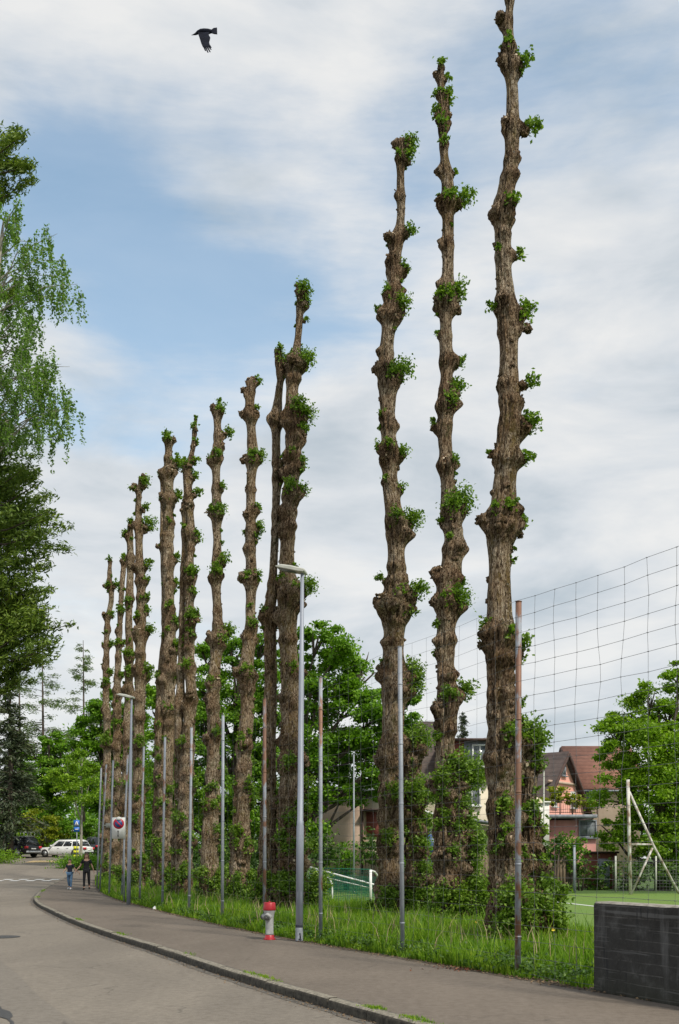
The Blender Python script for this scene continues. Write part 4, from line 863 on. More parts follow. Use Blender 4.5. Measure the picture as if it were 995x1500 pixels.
mb = MB(); cc = pc-[0, .012, .46]; mb.poly_prism([(-.13, .02), (-.03, .08), (-.03, .045), (.12, .045), (.12, -.005), (-.03, -.005), (-.03, -.04)], cc, (1, 0, 0), (0, 0, 1), (0, -1, 0), 0, .005); mb.build('arrow_mark', M['sign_white'], pr_)
# yellow black marker post by the island
M['hi_yellow'] = two('hi_yellow', (.75, .72, .02), (.85, .82, .04), 6, .4, 0)
q = P(111.5, 1258, 75.5); gz = float(G(q[0], 75.5)); mr_ = thing('marker_post', 'yellow and black traffic island marker post beside the white estate car', 'bollard', (q[0], q[1], gz))
mb = MB(); lathe(mb, [q[0], q[1], gz], [(-.1, .09), (.55, .09), (.56, .10)], 12); mb.build('base', M['sign_white'], mr_, True)
zt = P(0, 1236, 75.5)[2]; H = zt-gz; 
for k, (a, b_, mm) in enumerate([(.56, .80, 'hi_yellow'), (.80, .92, 'sign_black'), (.92, 1.12, 'hi_yellow'), (1.12, 1.2, 'sign_black'), (1.2, 1.42, 'hi_yellow')]):
    mb = MB(); mb.tube([[q[0], q[1], gz+a], [q[0], q[1], gz+b_]], .19, 16); mb.build('yellow_band' if mm == 'hi_yellow' else 'black_band', M[mm], mr_, True)
# crumpled paper at the verge
lp = P(219, 1331.5, 33.0); lp[0] = EX(33.0)+.02; lp[2] = .03; mb = MB(); V2, Fc = burl_geo(lp, .07, 2, 5.5); mb.add(V2, [Fc]); V2, Fc = burl_geo(lp+[.13, .02, -.01], .045, 2, 8.5); mb.add(V2, [Fc])
setp(mb.build('crumpled_paper', M['sign_white']), 'crumpled white paper litter at the grass edge left of the street lamp posts', 'litter')

# ---------------------------------------------------------------- goals
M['white_tube'] = two('white_tube', (.62, .62, .60), (.78, .78, .76), 8, .5, .05)
M['green_net'] = two('green_net', (.01, .14, .085), (.03, .24, .15), 8, .8, 0)
gr = thing('football_goal', 'white framed goal with green net tipped over in the long grass behind the trunks', 'goal', tuple(P(505, 1325, 36)))
mb = MB()
mb.tube([P(543, 1274, 35), P(543, 1326, 35)], .05, 10); mb.build('goal_post', M['white_tube'], gr, True)
mb = MB(); mb.tube([P(466, 1272, 37), P(466, 1298, 37)], .06, 10); mb.build('goal_post', M['white_tube'], gr, True)
mb = MB(); mb.tube([P(453, 1270, 36.5), P(500, 1283, 35.8), P(553, 1297, 35.3)], .032, 8); mb.tube([P(453, 1279, 36.9), P(500, 1291, 36.3), P(553, 1303, 35.9)], .022, 8); mb.build('crossbar', M['white_tube'], gr, True)
mb = MB(); mb.tube([P(466, 1282, 36.9), P(478, 1284, 36.5), P(484, 1288, 36.3), P(487, 1297, 36.1), P(487, 1325, 36)], .03, 8); mb.tube([P(543, 1275, 35), P(549, 1277, 35.5), P(554, 1284, 36), P(556, 1298, 36.2)], .035, 8); mb.build('net_support', M['white_tube'], gr, True)
mb = MB(); mb.tube([P(466, 1271.5, 37), P(543, 1273.5, 35)], .014, 6)
def netpatch(mb, a, b_, c, d_, n1, n2, r_=.006):
    a, b_, c, d_ = map(np.array, (a, b_, c, d_))
    for i in range(n1+1):
        u = i/n1; mb.tube([(a*(1-u)+b_*u)*(1-v)+(d_*(1-u)+c*u)*v for v in np.linspace(0, 1, 4)], r_, 3, cap=False)
    for i in range(n2+1):
        v = i/n2; mb.tube([(a*(1-u)+b_*u)*(1-v)+(d_*(1-u)+c*u)*v for u in np.linspace(0, 1, 4)], r_, 3, cap=False)
netpatch(mb, P(466, 1272, 37), P(543, 1274, 35), P(543, 1326, 35), P(466, 1322, 37), 30, 20)
netpatch(mb, P(453, 1270, 36.5), P(553, 1297, 35.3), P(548, 1315, 37), P(470, 1300, 38), 34, 14)
netpatch(mb, P(453, 1279, 38), P(553, 1285, 37), P(553, 1322, 37), P(453, 1322, 38), 30, 18)
mb.build('net', M['green_net'], gr)
gr = thing('football_goal', 'small curved white goal frame showing between two trunks above the grass', 'goal', tuple(P(624, 1325, 31)))
mb = MB(); mb.tube([P(608, 1318, 31), P(612, 1306, 31), P(619, 1301, 31), P(627, 1300, 31), P(634, 1303, 31), P(640, 1312, 31)], .035, 8); mb.tube([P(612, 1306, 31), P(610, 1330, 31)], .03, 8); mb.tube([P(640, 1312, 31), P(642, 1330, 31)], .03, 8); mb.build('goal_frame', M['white_tube'], gr, True)
mb = MB(); netpatch(mb, P(612, 1305, 31), P(638, 1306, 31), P(640, 1328, 31), P(610, 1328, 31), 12, 10); mb.build('net', M['green_net'], gr)

# rusty A frame beyond the field
M['rust_white'] = two('rust_white', (.20, .12, .07), (.60, .58, .54), 5, .6, .1, sc=(1, 1, .5), lo=.36, hi=.56)
ar = thing('steel_frame', 'tall rusty white steel frame with a slanting brace at the far end of the pitch', 'frame', tuple(P(924, 1311, 46)))
for nm, pts, r_ in (('upright', [(920, 1142), (922, 1232), (924, 1311)], .075), ('brace', [(922, 1160), (957, 1238), (995, 1309)], .055), ('crosspiece', [(921, 1237), (956, 1237)], .045), ('strut', [(925, 1310), (956, 1242)], .045)):
    mb = MB(); mb.tube([P(x, y, 46) for x, y in pts], r_, 10); mb.build(nm, M['rust_white'], ar, True)

# ---------------------------------------------------------------- background fences
def plank_fence(x0, x1, ytop, d, label, h=None):
    a = P(x0, ytop, d); b_ = P(x1, ytop, d); n_ = int((b_[0]-a[0])/.16); r_ = thing('wooden_fence', label, 'fence', (a[0], d, 0)); mb = MB()
    for i in range(n_):
        x = a[0]+i*.16; mb.box((x+.075, d+random.uniform(-.01, .01), (a[2]+random.uniform(-.03, .03))/2), (.145, .025, a[2]))
    mb.build('planks', M['wood_fence'], r_)
    mb = MB()
    for z in (.4, a[2]-.3): mb.box(((a[0]+b_[0])/2, d+.04, z), (b_[0]-a[0], .04, .09))
    mb.build('rails', M['wood_fence'], r_)
M['wood_fence'] = two('wood_fence', (.11, .075, .045), (.24, .18, .12), 4, .9, .3, .01, sc=(6, 1, .4))
plank_fence(672, 832, 1252, 50.5, 'brown vertical plank fence along the far side of the pitch')
cr = thing('chain_link_fence', 'grey chain link fence at the far right end of the pitch', 'fence', tuple(P(900, 1310, 49)))
a = P(898, 1256, 49); mb = MB(); xs = np.arange(a[0], a[0]+8, .16)
for x in xs: mb.tube([(x, 49, 0), (x, 49, a[2])], .006, 3, cap=False)
for z in np.arange(.1, a[2], .16): mb.tube([(xs[0], 49, z), (xs[-1], 49, z)], .006, 3, cap=False)
mb.build('mesh', M['wire'], cr)
for x in (902, 961, 1020, 1080): mb = MB(); q = P(x, 1254, 48.95); mb.tube([(q[0], q[1], 0), tuple(q)], .045, 8); mb.build('post', M['lamp_head'], cr, True)

# ---------------------------------------------------------------- houses
def tiles(key, c1, c2, sc=3.0):
    m, nt, b = newmat(key)
    g = nt.nodes.new('ShaderNodeNewGeometry'); sp = nt.nodes.new('ShaderNodeSeparateXYZ'); nt.links.new(g.outputs['Position'], sp.inputs[0])
    mm = nt.nodes.new('ShaderNodeMath'); mm.operation = 'MULTIPLY'; nt.links.new(sp.outputs['Z'], mm.inputs[0]); mm.inputs[1].default_value = sc
    fr = nt.nodes.new('ShaderNodeMath'); fr.operation = 'FRACT'; nt.links.new(mm.outputs[0], fr.inputs[0])
    f = noise(nt, pos_node(nt), 2.2, 6, .7)
    col = ramp(nt, f, [(.3, c1), (.7, c2)])
    col = mixc(nt, ramp(nt, fr.outputs[0], [(.0, (.75, .75, .75)), (.22, (0, 0, 0))]), col, mixc(nt, 1.0, col, (.35, .35, .35), 'MULTIPLY'))
    nt.links.new(col, b.inputs['Base Color']); b.inputs['Roughness'].default_value = .85; bump(nt, b, fr.outputs[0], .6, .06); M[key] = m
tiles('brown_tiles', (.050, .036, .030), (.105, .078, .064)); tiles('dark_tiles', (.034, .024, .023), (.085, .060, .052)); tiles('red_tiles', (.16, .065, .042), (.26, .12, .08))
M['cream_wall'] = two('cream_wall', (.56, .48, .36), (.68, .60, .47), 1.2, .9, .1)
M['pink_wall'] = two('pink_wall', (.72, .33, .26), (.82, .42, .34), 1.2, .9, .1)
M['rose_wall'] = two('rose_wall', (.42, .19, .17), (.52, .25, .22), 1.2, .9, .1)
M['beige_wall'] = two('beige_wall', (.46, .33, .25), (.56, .42, .33), 1.2, .9, .1)
M['white_wall'] = two('white_wall', (.60, .58, .54), (.74, .72, .68), 1.2, .9, .1)
M['red_boards'] = two('red_boards', (.15, .04, .03), (.25, .07, .05), 4, .8, .2, sc=(1, 1, 6))
M['grey_trim'] = two('grey_trim', (.16, .17, .20), (.26, .28, .31), 4, .7, .1)
M['brown_trim'] = two('brown_trim', (.035, .018, .014), (.08, .042, .032), 4, .8, .1)
M['window_glass'] = two('window_glass', (.06, .07, .08), (.22, .24, .25), 1.5, .12, 0)
M['awning'] = two('awning', (.58, .50, .34), (.70, .62, .45), 3, .8, .05)
M['brick'] = two('brick', (.12, .035, .022), (.20, .065, .04), 7, .9, .3, sc=(1, 1, 3))
M['blue_metal'] = two('blue_metal', (.03, .07, .16), (.05, .10, .22), 3, .4, 0)
def gable_house(root, c, u, L, W, eave, rise, wallm, roofm, ov=.45, gz=0):
    """c centre of ground plan, u unit ridge direction, L ridge length, W width"""
    c = np.array(c, float); u = np.array(u, float); v = np.array([-u[1], u[0], 0]); z = np.array([0, 0, 1.])
    mb = MB(); hw, hl = W/2, L/2
    prof_ = [(-hw, gz-.3), (hw, gz-.3), (hw, eave), (0, eave+rise), (-hw, eave)]
    A = [c+u*(-hl)+v*p[0]+z*p[1] for p in prof_]; B = [c+u*hl+v*p[0]+z*p[1] for p in prof_]
    mb.add(A+B, [[(0, 1, 6, 5), (1, 2, 7, 6), (4, 0, 5, 9)]]); mb.add(A+B, [[(4, 3, 2, 1, 0), (5, 6, 7, 8, 9)]])
    mb.build('wall', M[wallm], root)
    mb = MB(); sl = rise/hw; t = .18
    for sg_ in (1, -1):
        e = hw+ov; q = [c+u*(a*(hl+ov))+v*(sg_*w_)+z*(eave+rise-sl*w_+.04+tt) for a in (-1, 1) for w_ in (0, e) for tt in (0, t)]
        mb.add(q, [[(0, 2, 3, 1), (4, 5, 7, 6), (1, 3, 7, 5), (0, 4, 6, 2), (2, 6, 7, 3), (0, 1, 5, 4)]])
    ro = mb.build('roof', M[roofm], root)
    mb = MB(); 
    for a in (-1, 1):
        for sg_ in (1, -1):
            e = hw+ov; p0 = c+u*(a*(hl+ov+.03))+z*(eave+rise-.05+.1); p1 = c+u*(a*(hl+ov+.03))+v*(sg_*e)+z*(eave+rise-sl*e-.05+.1); mb.tube([p0, p1], .13, 4)
    mb.build('verge_board', M['brown_trim'], ro)
    mb = MB()
    for sg_ in (1, -1): e = hw+ov+.06; mb.tube([c+u*a*(hl+ov)+v*(sg_*e)+z*(eave-sl*ov) for a in (-1, 1)], .08, 8)
    mb.build('gutter', M['grey_trim'], ro)
    return ro
def window(root, c, w_, h_, u=(1, 0, 0), n=(0, -1, 0), mull=1, frame='white_paint', sill=True):
    c = np.array(c, float); u = np.array(u, float); n = np.array(n, float); ax = np.array([u, -n, [0, 0, 1.]])
    mb = MB()
    for s_g in (-1, 1): mb.box(c+u*s_g*(w_/2-.04)+n*.03, (.09, .10, h_), axes=ax); mb.box(c+np.array([0, 0, s_g*(h_/2-.04)])+n*.035, (w_, .10, .09), axes=ax)
    for k in range(mull): mb.box(c+u*(w_*((k+1)/(mull+1)-.5))+n*.03, (.07, .08, h_-.1), axes=ax)
    if sill: mb.box(c-np.array([0, 0, h_/2+.04])+n*.08, (w_+.2, .22, .06), axes=ax)
    wo = mb.build('window', M[frame], root); mb = MB(); mb.box(c+n*.01, (w_-.1, .04, h_-.1), axes=ax); mb.build('pane', M['window_glass'], wo)
# cream house with brown roof and red dormer
d = 70; xa, xb = P(590, 0, d)[0], P(760, 0, d)[0]; cx_ = (xa+xb)/2
h1 = thing('cream_house', 'cream house with brown tiled roof and a red dormer, behind the second and third trunks', 'house', (cx_, d, 0))
ra, rb_ = P(560, 0, 68)[0], P(663, 0, 68)[0]
gable_house(h1, ((ra+rb_)/2, d+1, 0), (1, 0, 0), rb_-ra-.9, 9.5, P(0, 1140, 66)[2], 4.1, 'cream_wall', 'brown_tiles')
dz = P(0, 1122, 65.6)[2]; dt = P(0, 1086, 65.6)[2]; x0, x1 = P(655, 0, 65.6)[0], P(722, 0, 65.6)[0]
mb = MB(); mb.box(((x0+x1)/2, 68.4, (dz+dt)/2-.4), (x1-x0, 5.6, dt-dz+.8)); dm = mb.build('dormer', M['red_boards'], h1)
mb = MB(); wz = dz-.35; mb.box(((x0+x1)/2+.6, 69.8, wz/2-.15), (x1-x0-.4, 7.4, wz+.3)); mb.build('wing', M['cream_wall'], h1)
mb = MB(); mb.box(((x0+x1)/2, 68.3, dt+.08), (x1-x0+.5, 6.4, .14)); mb.build('dormer_roof', M['brown_trim'], dm)
wx = P(702, 0, 65.5)[0]; mb = MB(); mb.box((wx, 65.57, (dz+dt)/2), (1.9, .08, dt-dz)); mb.build('dormer_surround', M['grey_trim'], dm)
window(h1, (wx+.05, 65.5, (dz+dt)/2-.15), 1.0, 1.45, mull=1)
window(h1, (P(693, 0, 65.5)[0], 66.07, P(0, 1162, 66)[2]), 1.1, 1.6); window(h1, (P(612, 0, 65.5)[0], 66.2, P(0, 1162, 66)[2]), 1.1, 1.4)
mb = MB(); q = P(700, 1205, 63.8); mb.poly_prism([(-2.2, .5), (2.2, -.1), (2.2, -.25), (-2.2, .35)][::-1], q, (1, 0, 0), (0, 0, 1), (0, 1, 0), 0, 2.2); mb.build('porch_roof', M['grey_trim'], h1)
mb = MB(); mb.box(q+[-1.7, .2, -1.9], (.12, .12, 4.0)); mb.box(q+[1.7, .2, -2.1], (.12, .12, 3.6)); mb.build('porch_post', M['white_paint'], h1)
# pink house
d = 75; th_ = R(37); u = np.array([-math.cos(th_), math.sin(th_), 0]); ap = P(832, 1101, d-1.5)
h2 = thing('pink_house', 'pink house with dark tiled roof, gable and a railed balcony, right of the nearest trunk', 'house', (ap[0], d, 0))
Lh = 6.5; cc = ap+u*(Lh/2+.35); cc[2] = 0; rise = 4.1; W = 7.6
gable_house(h2, (cc[0], cc[1], 0), u, Lh, W, ap[2]-rise-.2, rise, 'pink_wall', 'dark_tiles', .4)
g_n = -u; g_u = np.array([math.sin(th_), math.cos(th_), 0]); gc = cc-u*(Lh/2)
window(h2, gc+[0, 0, P(0, 1131, d)[2]]-[0, 0, 0], .6, .75, g_u, g_n, 0, 'grey_trim'); 
for k in (-1.6, 1.6): window(h2, gc+g_u*k+[0, 0, P(0, 1174, d)[2]+.1], .85, 1.2, g_u, g_n, 1)
mb = MB(); mb.box(gc+g_n*.05+[0, 0, P(0, 1149, d)[2]], (5.0, .16, .18), axes=np.array([g_u, g_n, [0, 0, 1.]])); mb.build('ledge', M['beige_wall'], h2)
x0, x1 = P(764, 0, 69)[0], P(872, 0, 69)[0]; zf = P(0, 1196, 69)[2]
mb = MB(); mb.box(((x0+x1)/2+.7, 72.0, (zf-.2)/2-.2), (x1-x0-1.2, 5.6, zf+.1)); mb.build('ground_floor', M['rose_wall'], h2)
mb = MB(); mb.box(((x0+x1)/2, 71.7, zf), (x1-x0, 6.6, .22)); bl = mb.build('balcony', M['grey_trim'], h2)
mb = MB(); mb.box(((x0+x1)/2, 68.45, zf+1.05), (x1-x0, .06, .06)); mb.box(((x0+x1)/2, 68.45, zf+.25), (x1-x0, .04, .04))
for x in np.arange(x0, x1+.01, (x1-x0)/6): mb.box((x, 68.45, zf+.5), (.07, .07, 1.15))
for x in np.arange(x0, x1, .13): mb.box((x, 68.45, zf+.62), (.018, .018, .85))
mb.build('balcony_railing', M['brown_trim'], bl)
window(h2, (P(862, 0, 69)[0], 69.2, P(0, 1214, 69)[2]), 1.2, 1.2, frame='grey_trim')
mb = MB(); sx = P(797.5, 0, 70)[0]
window(h2, cc-u*0+[0, 0, 0]+np.array([0, -4.3, P(0, 1122, d)[2]-.0])*np.array([1, 1, 1])-[1.3, 0, 0], .8, .9, -u, np.array([-math.sin(th_), -math.cos(th_), 0]), 0, 'grey_trim', False) if False else None
# climbing plant and parasol on the balcony
pts = np.concatenate([lobe_pts(P(x, y, 68.8), (r_*.046, .5, r_*.030), 420) for x, y, r_ in [(808, 1170, 16), (822, 1166, 16), (838, 1170, 14), (852, 1174, 14), (815, 1158, 10), (864, 1180, 10)]])
V, Fs, var = leaves(pts, .10); setp(mk('balcony_vine', V, Fs, M['yellow_leaf'], var=var, smooth=False), 'olive green climbing plant over the balcony of the pink house', 'plant')
pr_ = thing('parasol', 'cream parasol on the terrace left of the pink house balcony', 'parasol', tuple(P(768, 1198, 67)))
c = P(768, 1157, 67); mb = MB(); n_ = 8; rimz = P(0, 1173, 67)[2]
rim = [c+np.array([math.cos(k*2*math.pi/n_)*1.25, math.sin(k*2*math.pi/n_)*1.25, rimz-c[2]]) for k in range(n_)]; rim2 = [p-[0, 0, .18] for p in rim]
mb.add([c]+rim+rim2, [[(0, 1+k, 1+(k+1) % n_) for k in range(n_)], [(1+k, 1+n_+k, 1+n_+(k+1) % n_, 1+(k+1) % n_) for k in range(n_)]]); mb.build('canopy', M['awning'], pr_)
mb = MB(); mb.tube([c-[0, 0, 3.0], c+[0, 0, .1]], .03, 8); mb.build('pole', M['white_paint'], pr_)
mb = MB(); q = P(777, 1190, 68.2); mb.box(q-[0, 0, 1.0], (2.0, 2.6, 3.2)); mb.box(q+[0, -.03, .62], (2.15, 2.8, .10)); setp(mb.build('white_annex', M['white_wall']), 'small white garden annex between the nearest trunk and the pink house', 'annex')
# red roofed house
d = 86; x0, x1 = P(838, 0, d)[0], P(925, 0, d)[0]; h3 = thing('red_roofed_house', 'house with reddish brown tiled roof, partly hidden by the big tree on the right', 'house', ((x0+x1)/2, d, 0))
gable_house(h3, ((x0+x1)/2, d+2, 0), (1, 0, 0), x1-x0, 9, P(0, 1152, 83)[2], 3.6, 'beige_wall', 'red_tiles')
window(h3, (P(866, 0, 83)[0], 83.45, P(0, 1168, 83)[2]), 1.0, 1.2)
# beige building
d = 60; x0, x1 = P(455, 0, d)[0], P(566, 0, d)[0]; h4 = thing('beige_building', 'long beige pink building with a brown side door, behind the goal', 'building', ((x0+x1)/2, d, 0))
zt = P(0, 1160, d)[2]; xm = P(533, 0, d)[0]
mb = MB(); mb.box(((x0+xm)/2, d+4, zt/2-.1), (xm-x0, 8, zt+.2)); mb.build('wall', M['beige_wall'], h4)
mb = MB(); mb.box(((xm+x1)/2+.02, d+4.3, zt/2-.3), (x1-xm, 8, zt-.2)); mb.build('side_wing', M['cream_wall'], h4)
mb = MB(); mb.box(((x0+x1)/2, d+4, zt+.12), (x1-x0+.6, 9, .2)); mb.build('roof', M['grey_trim'], h4)
mb = MB(); q = P(546, 1208, d+.25); mb.box(q, (.75, .08, 1.5)); mb.build('door', M['red_boards'], h4); mb = MB(); mb.box(q+[.1, -.35, .85], (1.3, .9, .10)); mb.build('door_canopy', M['brown_trim'], h4)
mb = MB(); q = P(531, 1205, d-.08); mb.tube([q-[0, 0, 3], q+[0, 0, 1.9]], .06, 8); mb.build('downpipe', M['brown_trim'], h4)
window(h4, P(500, 1190, d)+[0, -.0, 0], 1.4, 1.1, mull=1, frame='white_paint') if False else None
# blue shed with pale roof seen between the trunks
q = P(632, 1240, 56); bs_ = thing('garden_shed', 'small shed with blue front and pale roof, glimpsed between the second and third trunks', 'shed', (q[0], 56, 0))
mb = MB(); mb.box((q[0], 57.2, 1.7), (1.5, 2.2, 3.4)); mb.build('body', M['grey_trim'], bs_)
mb = MB(); mb.box((q[0], 56.07, P(0, 1239, 56)[2]), (1.3, .06, 1.25)); mb.build('front_panel', M['blue_metal'], bs_)
mb = MB(); mb.box((q[0], 56.04, P(0, 1257, 56)[2]), (1.45, .10, .10)); mb.build('panel_rail', M['white_paint'], bs_)
mb = MB(); zr = P(0, 1199, 56)[2]; mb.poly_prism([(-1.7, .1), (0, .45), (1.5, -.05), (1.5, -.15), (0, .35), (-1.7, 0)][::-1], (q[0]-.4, 55.6, zr), (1, 0, 0), (0, 0, 1), (0, 1, 0), 0, 3); mb.build('roof', M['white_paint'], bs_)
# brick shed
q = P(886, 1262, 54); bk_ = thing('brick_shed', 'small red brick shed with grey door beyond the pitch', 'shed', (q[0], 54, 0)); zt = P(0, 1250, 54)[2]
mb = MB(); mb.box((q[0], 55, zt/2), (1.3, 2, zt)); mb.build('wall', M['brick'], bk_); mb = MB(); mb.box((q[0], 55, zt+.05), (1.5, 2.2, .1)); mb.build('roof', M['brown_trim'], bk_)
mb = MB(); mb.box((q[0]-.05, 53.97, .8), (.6, .06, 1.6)); mb.build('door', M['grey_trim'], bk_)

# ---------------------------------------------------------------- background trees
def bgtree(name, label, d, trunk, lobes, mat, leaf, n_per, group=None, cat='tree', depth=.8, tr=.22, bark='branch_bark', shell=.5, up=.3, sub=None):
    """trunk: (x_px, y_top_px); lobes: (x, y, rx, ry) readings at distance d"""
    s = d/F; bx = (trunk[0]-HX)*s; gz = float(G(bx, d)); rr = np.random.default_rng(int(abs(trunk[0])*7+d))
    root = thing(name, label, cat, (bx, d, gz), group); allp = []; allv = []
    mb = MB(); top = P(trunk[0]+rr.uniform(-3, 3), trunk[1], d); b0 = np.array([bx, d, gz-.2])
    mids = [b0+(top-b0)*t+np.array([mnoise.noise((t*3, d, 0))*.3, mnoise.noise((t*3, 0, d))*.3, 0])*t for t in np.linspace(0, 1, 8)]
    mb.tube(mids, np.linspace(tr*1.25, tr*.25, 8), 10)
    for (x, y, rx, ry) in lobes:
        dy = rr.uniform(-.5, .35)*rx*s; c = P(x, y, d); c[1] += dy
        t0 = mids[int(np.clip((c[2]-gz)/(top[2]-gz+.01)*7*.62, 1, 6))]
        e = c+[0, 0, ry*s*.3]; mid = (t0+e)/2+rr.normal(size=3)*.3
        mb.tube([t0, mid, e], [tr*.5, tr*.3, tr*.08], 6)
        for _ in range(5):
            dd2 = rr.normal(size=3)*np.array([rx, rx*depth, ry])*s*.5; mb.tube([mid*.3+e*.7, e+dd2*.5, e+dd2*.75], [tr*.2, tr*.12, tr*.03], 5)
        area = rx*ry*s*s; n_ = int(area*n_per*7.5)
        allp.append(lobe_pts(c, (rx*s, rx*s*depth, ry*s), n_, rr, shell=shell, sub=sub and max(10, int(area*sub*2.2))))
    mb.build('trunk', M[bark], root, True)
    V, Fs, var = leaves(np.concatenate(allp), leaf, up, r=rr)
    mk('crown', V, Fs, M[mat], root, False, var)
    return root
gM = 'broadleaf trees behind the row of trunks'
bgtree('broadleaf_tree', 'large bright green broadleaf tree right of the double stemmed trunk', 56, (438, 960),
       [(468, 940, 34, 28), (500, 968, 45, 38), (532, 1000, 42, 42), (470, 1000, 50, 50), (520, 1050, 62, 48), (460, 1070, 55, 55), (550, 1075, 40, 46), (500, 1120, 62, 46), (545, 1140, 40, 35), (450, 1140, 42, 46), (600, 1040, 28, 30), (505, 1165, 44, 14), (545, 1168, 26, 12), (470, 1175, 26, 16), (590, 1095, 30, 36), (440, 960, 25, 40), (420, 1180, 40, 40), (450, 1215, 40, 30)], 'maple_leaf', .105, 215, gM, tr=.35, sub=2.2)
bgtree('broadleaf_tree', 'broad green tree behind the slender middle trunks', 68, (345, 960),
       [(300, 965, 26, 24), (340, 965, 34, 36), (385, 950, 30, 34), (300, 1010, 38, 40), (350, 1030, 50, 50), (395, 1030, 40, 55), (300, 1075, 45, 50), (350, 1110, 50, 50), (400, 1120, 40, 50), (310, 1150, 50, 50), (370, 1180, 50, 45), (250, 1110, 36, 60), (225, 1060, 22, 40), (290, 1220, 50, 40), (235, 1190, 34, 50), (225, 1240, 40, 40), (260, 1150, 36, 50), (390, 1230, 50, 36), (340, 1240, 50, 36)], 'maple_leaf', .11, 190, gM, tr=.35, sub=2.2)
bgtree('broadleaf_tree', 'leafy light green tree behind the rusty steel frame at the right edge', 53, (968, 1040),
       [(945, 1030, 28, 26), (990, 995, 26, 30), (925, 1055, 45, 30), (985, 1055, 40, 45), (895, 1085, 32, 28), (945, 1100, 55, 40), (995, 1120, 50, 50), (905, 1130, 38, 34), (960, 1160, 55, 45), (905, 1180, 36, 34), (1000, 1200, 45, 50), (940, 1220, 50, 34), (890, 1225, 25, 25), (985, 1255, 40, 34), (1040, 1080, 50, 60)], 'fresh_leaf', .088, 300, gM, tr=.26, sub=4.2)
# left distance
gL = 'trees beyond the parking area'
bgtree('young_tree', 'young fresh green street tree with thin pale trunk by the crossing sign', 76, (118.5, 1110),
       [(118, 1115, 24, 20), (100, 1140, 28, 24), (136, 1140, 26, 28), (118, 1160, 36, 20), (88, 1155, 18, 16)], 'fresh_leaf', .10, 120, gL, tr=.10, bark='pale_bark', sub=2)
bgtree('broadleaf_tree', 'dark green dense tree behind the young street tree', 100, (150, 1030),
       [(130, 1062, 24, 24), (160, 1040, 26, 34), (140, 1090, 34, 30), (170, 1090, 30, 50), (110, 1100, 20, 20), (150, 1150, 40, 50), (190, 1070, 30, 50), (200, 1150, 34, 60), (215, 1020, 22, 22)], 'maple_leaf', .15, 120, gL, tr=.3, sub=1.8)
bgtree('broadleaf_tree', 'rounded mid green tree between the spruce and the young street tree', 104, (72, 1080),
       [(72, 1085, 28, 22), (50, 1110, 26, 26), (88, 1110, 28, 26), (60, 1145, 36, 30), (95, 1160, 30, 40), (30, 1160, 34, 34), (60, 1190, 45, 24)], 'maple_leaf', .145, 120, gL, tr=.3, sub=1.8)
for i, (x, y, rx, ry, mt, lb) in enumerate([(62, 1205, 40, 24, 'yellow_leaf', 'yellow green shrub behind the white estate car'), (22, 1215, 28, 20, 'fresh_leaf', 'bright green shrub behind the black off-roader'), (105, 1215, 30, 20, 'maple_leaf', 'mid green shrub behind the crossing sign'), (140, 1218, 26, 22, 'maple_leaf', 'green shrub behind the dark car with the red tail light')]):
    bgtree('shrub', lb, 96, (x, y-8), [(x, y, rx*.7, ry), (x-rx*.5, y+8, rx*.5, ry*.8), (x+rx*.5, y+8, rx*.5, ry*.8), (x, y+20, rx, ry)], mt, .12, 70, 'shrubs behind the parked cars', 'shrub', tr=.1, sub=2)
# low planting on the traffic island
pts = []
for x in np.linspace(94, 150, 12): c = P(x, 0, 74.5); c[2] = float(G(c[0], 74.5))+.25; pts.append(c+np.random.default_rng(int(x)).normal(size=(420, 3))*[.45, .6, .26])
V, Fs, var = leaves(np.concatenate(pts), .07); setp(mk('island_hedge', V, Fs, M['maple_leaf'], var=var, smooth=False), 'low green planting on the traffic island behind the two pedestrians', 'hedge')
c = P(6, 0, 78); pts = []
for x in np.linspace(-60, 14, 12): c = P(x, 0, 80); c[2] = float(G(c[0], 80))+.35; pts.append(c+np.random.default_rng(int(x+100)).normal(size=(260, 3))*[.5, .6, .3])
V, Fs, var = leaves(np.concatenate(pts), .08); setp(mk('roadside_shrub', V, Fs, M['fresh_leaf'], var=var, smooth=False), 'low green bush in front of the black off-roader at the left edge', 'shrub')
# hedge masses along the far side of the pitch
def shrub(x, y, rx, ry, d, mat, label, leaf=.09, n=110, group='dark shrubs along the far side of the pitch'):
    s = d/F; c = P(x, y, d); rr = np.random.default_rng(int(x*3+y)); root = thing('shrub', label, 'shrub', (c[0], d, 0), group)
    k = []; 
    for _ in range(6): k.append(lobe_pts(c+rr.normal(size=3)*[rx*s*.4, rx*s*.3, ry*s*.3], (rx*s*.62, rx*s*.55, ry*s*.62), int(rx*ry*s*s*n*1.1), rr, sub=26, shell=.2))
    lo = np.concatenate(k); lo[:, 2] = np.maximum(lo[:, 2], .05); V, Fs, var = leaves(lo, leaf, r=rr); mk('foliage', V, Fs, M[mat], root, False, var)
    mb = MB()
    for _ in range(5): a_ = rr.uniform(-1, 1)*rx*s*.4; mb.tube([[c[0]+a_*.3, d, -.1], [c[0]+a_, d, c[2]]], [.05, .02], 5)
    mb.build('stems', M['branch_bark'], root)
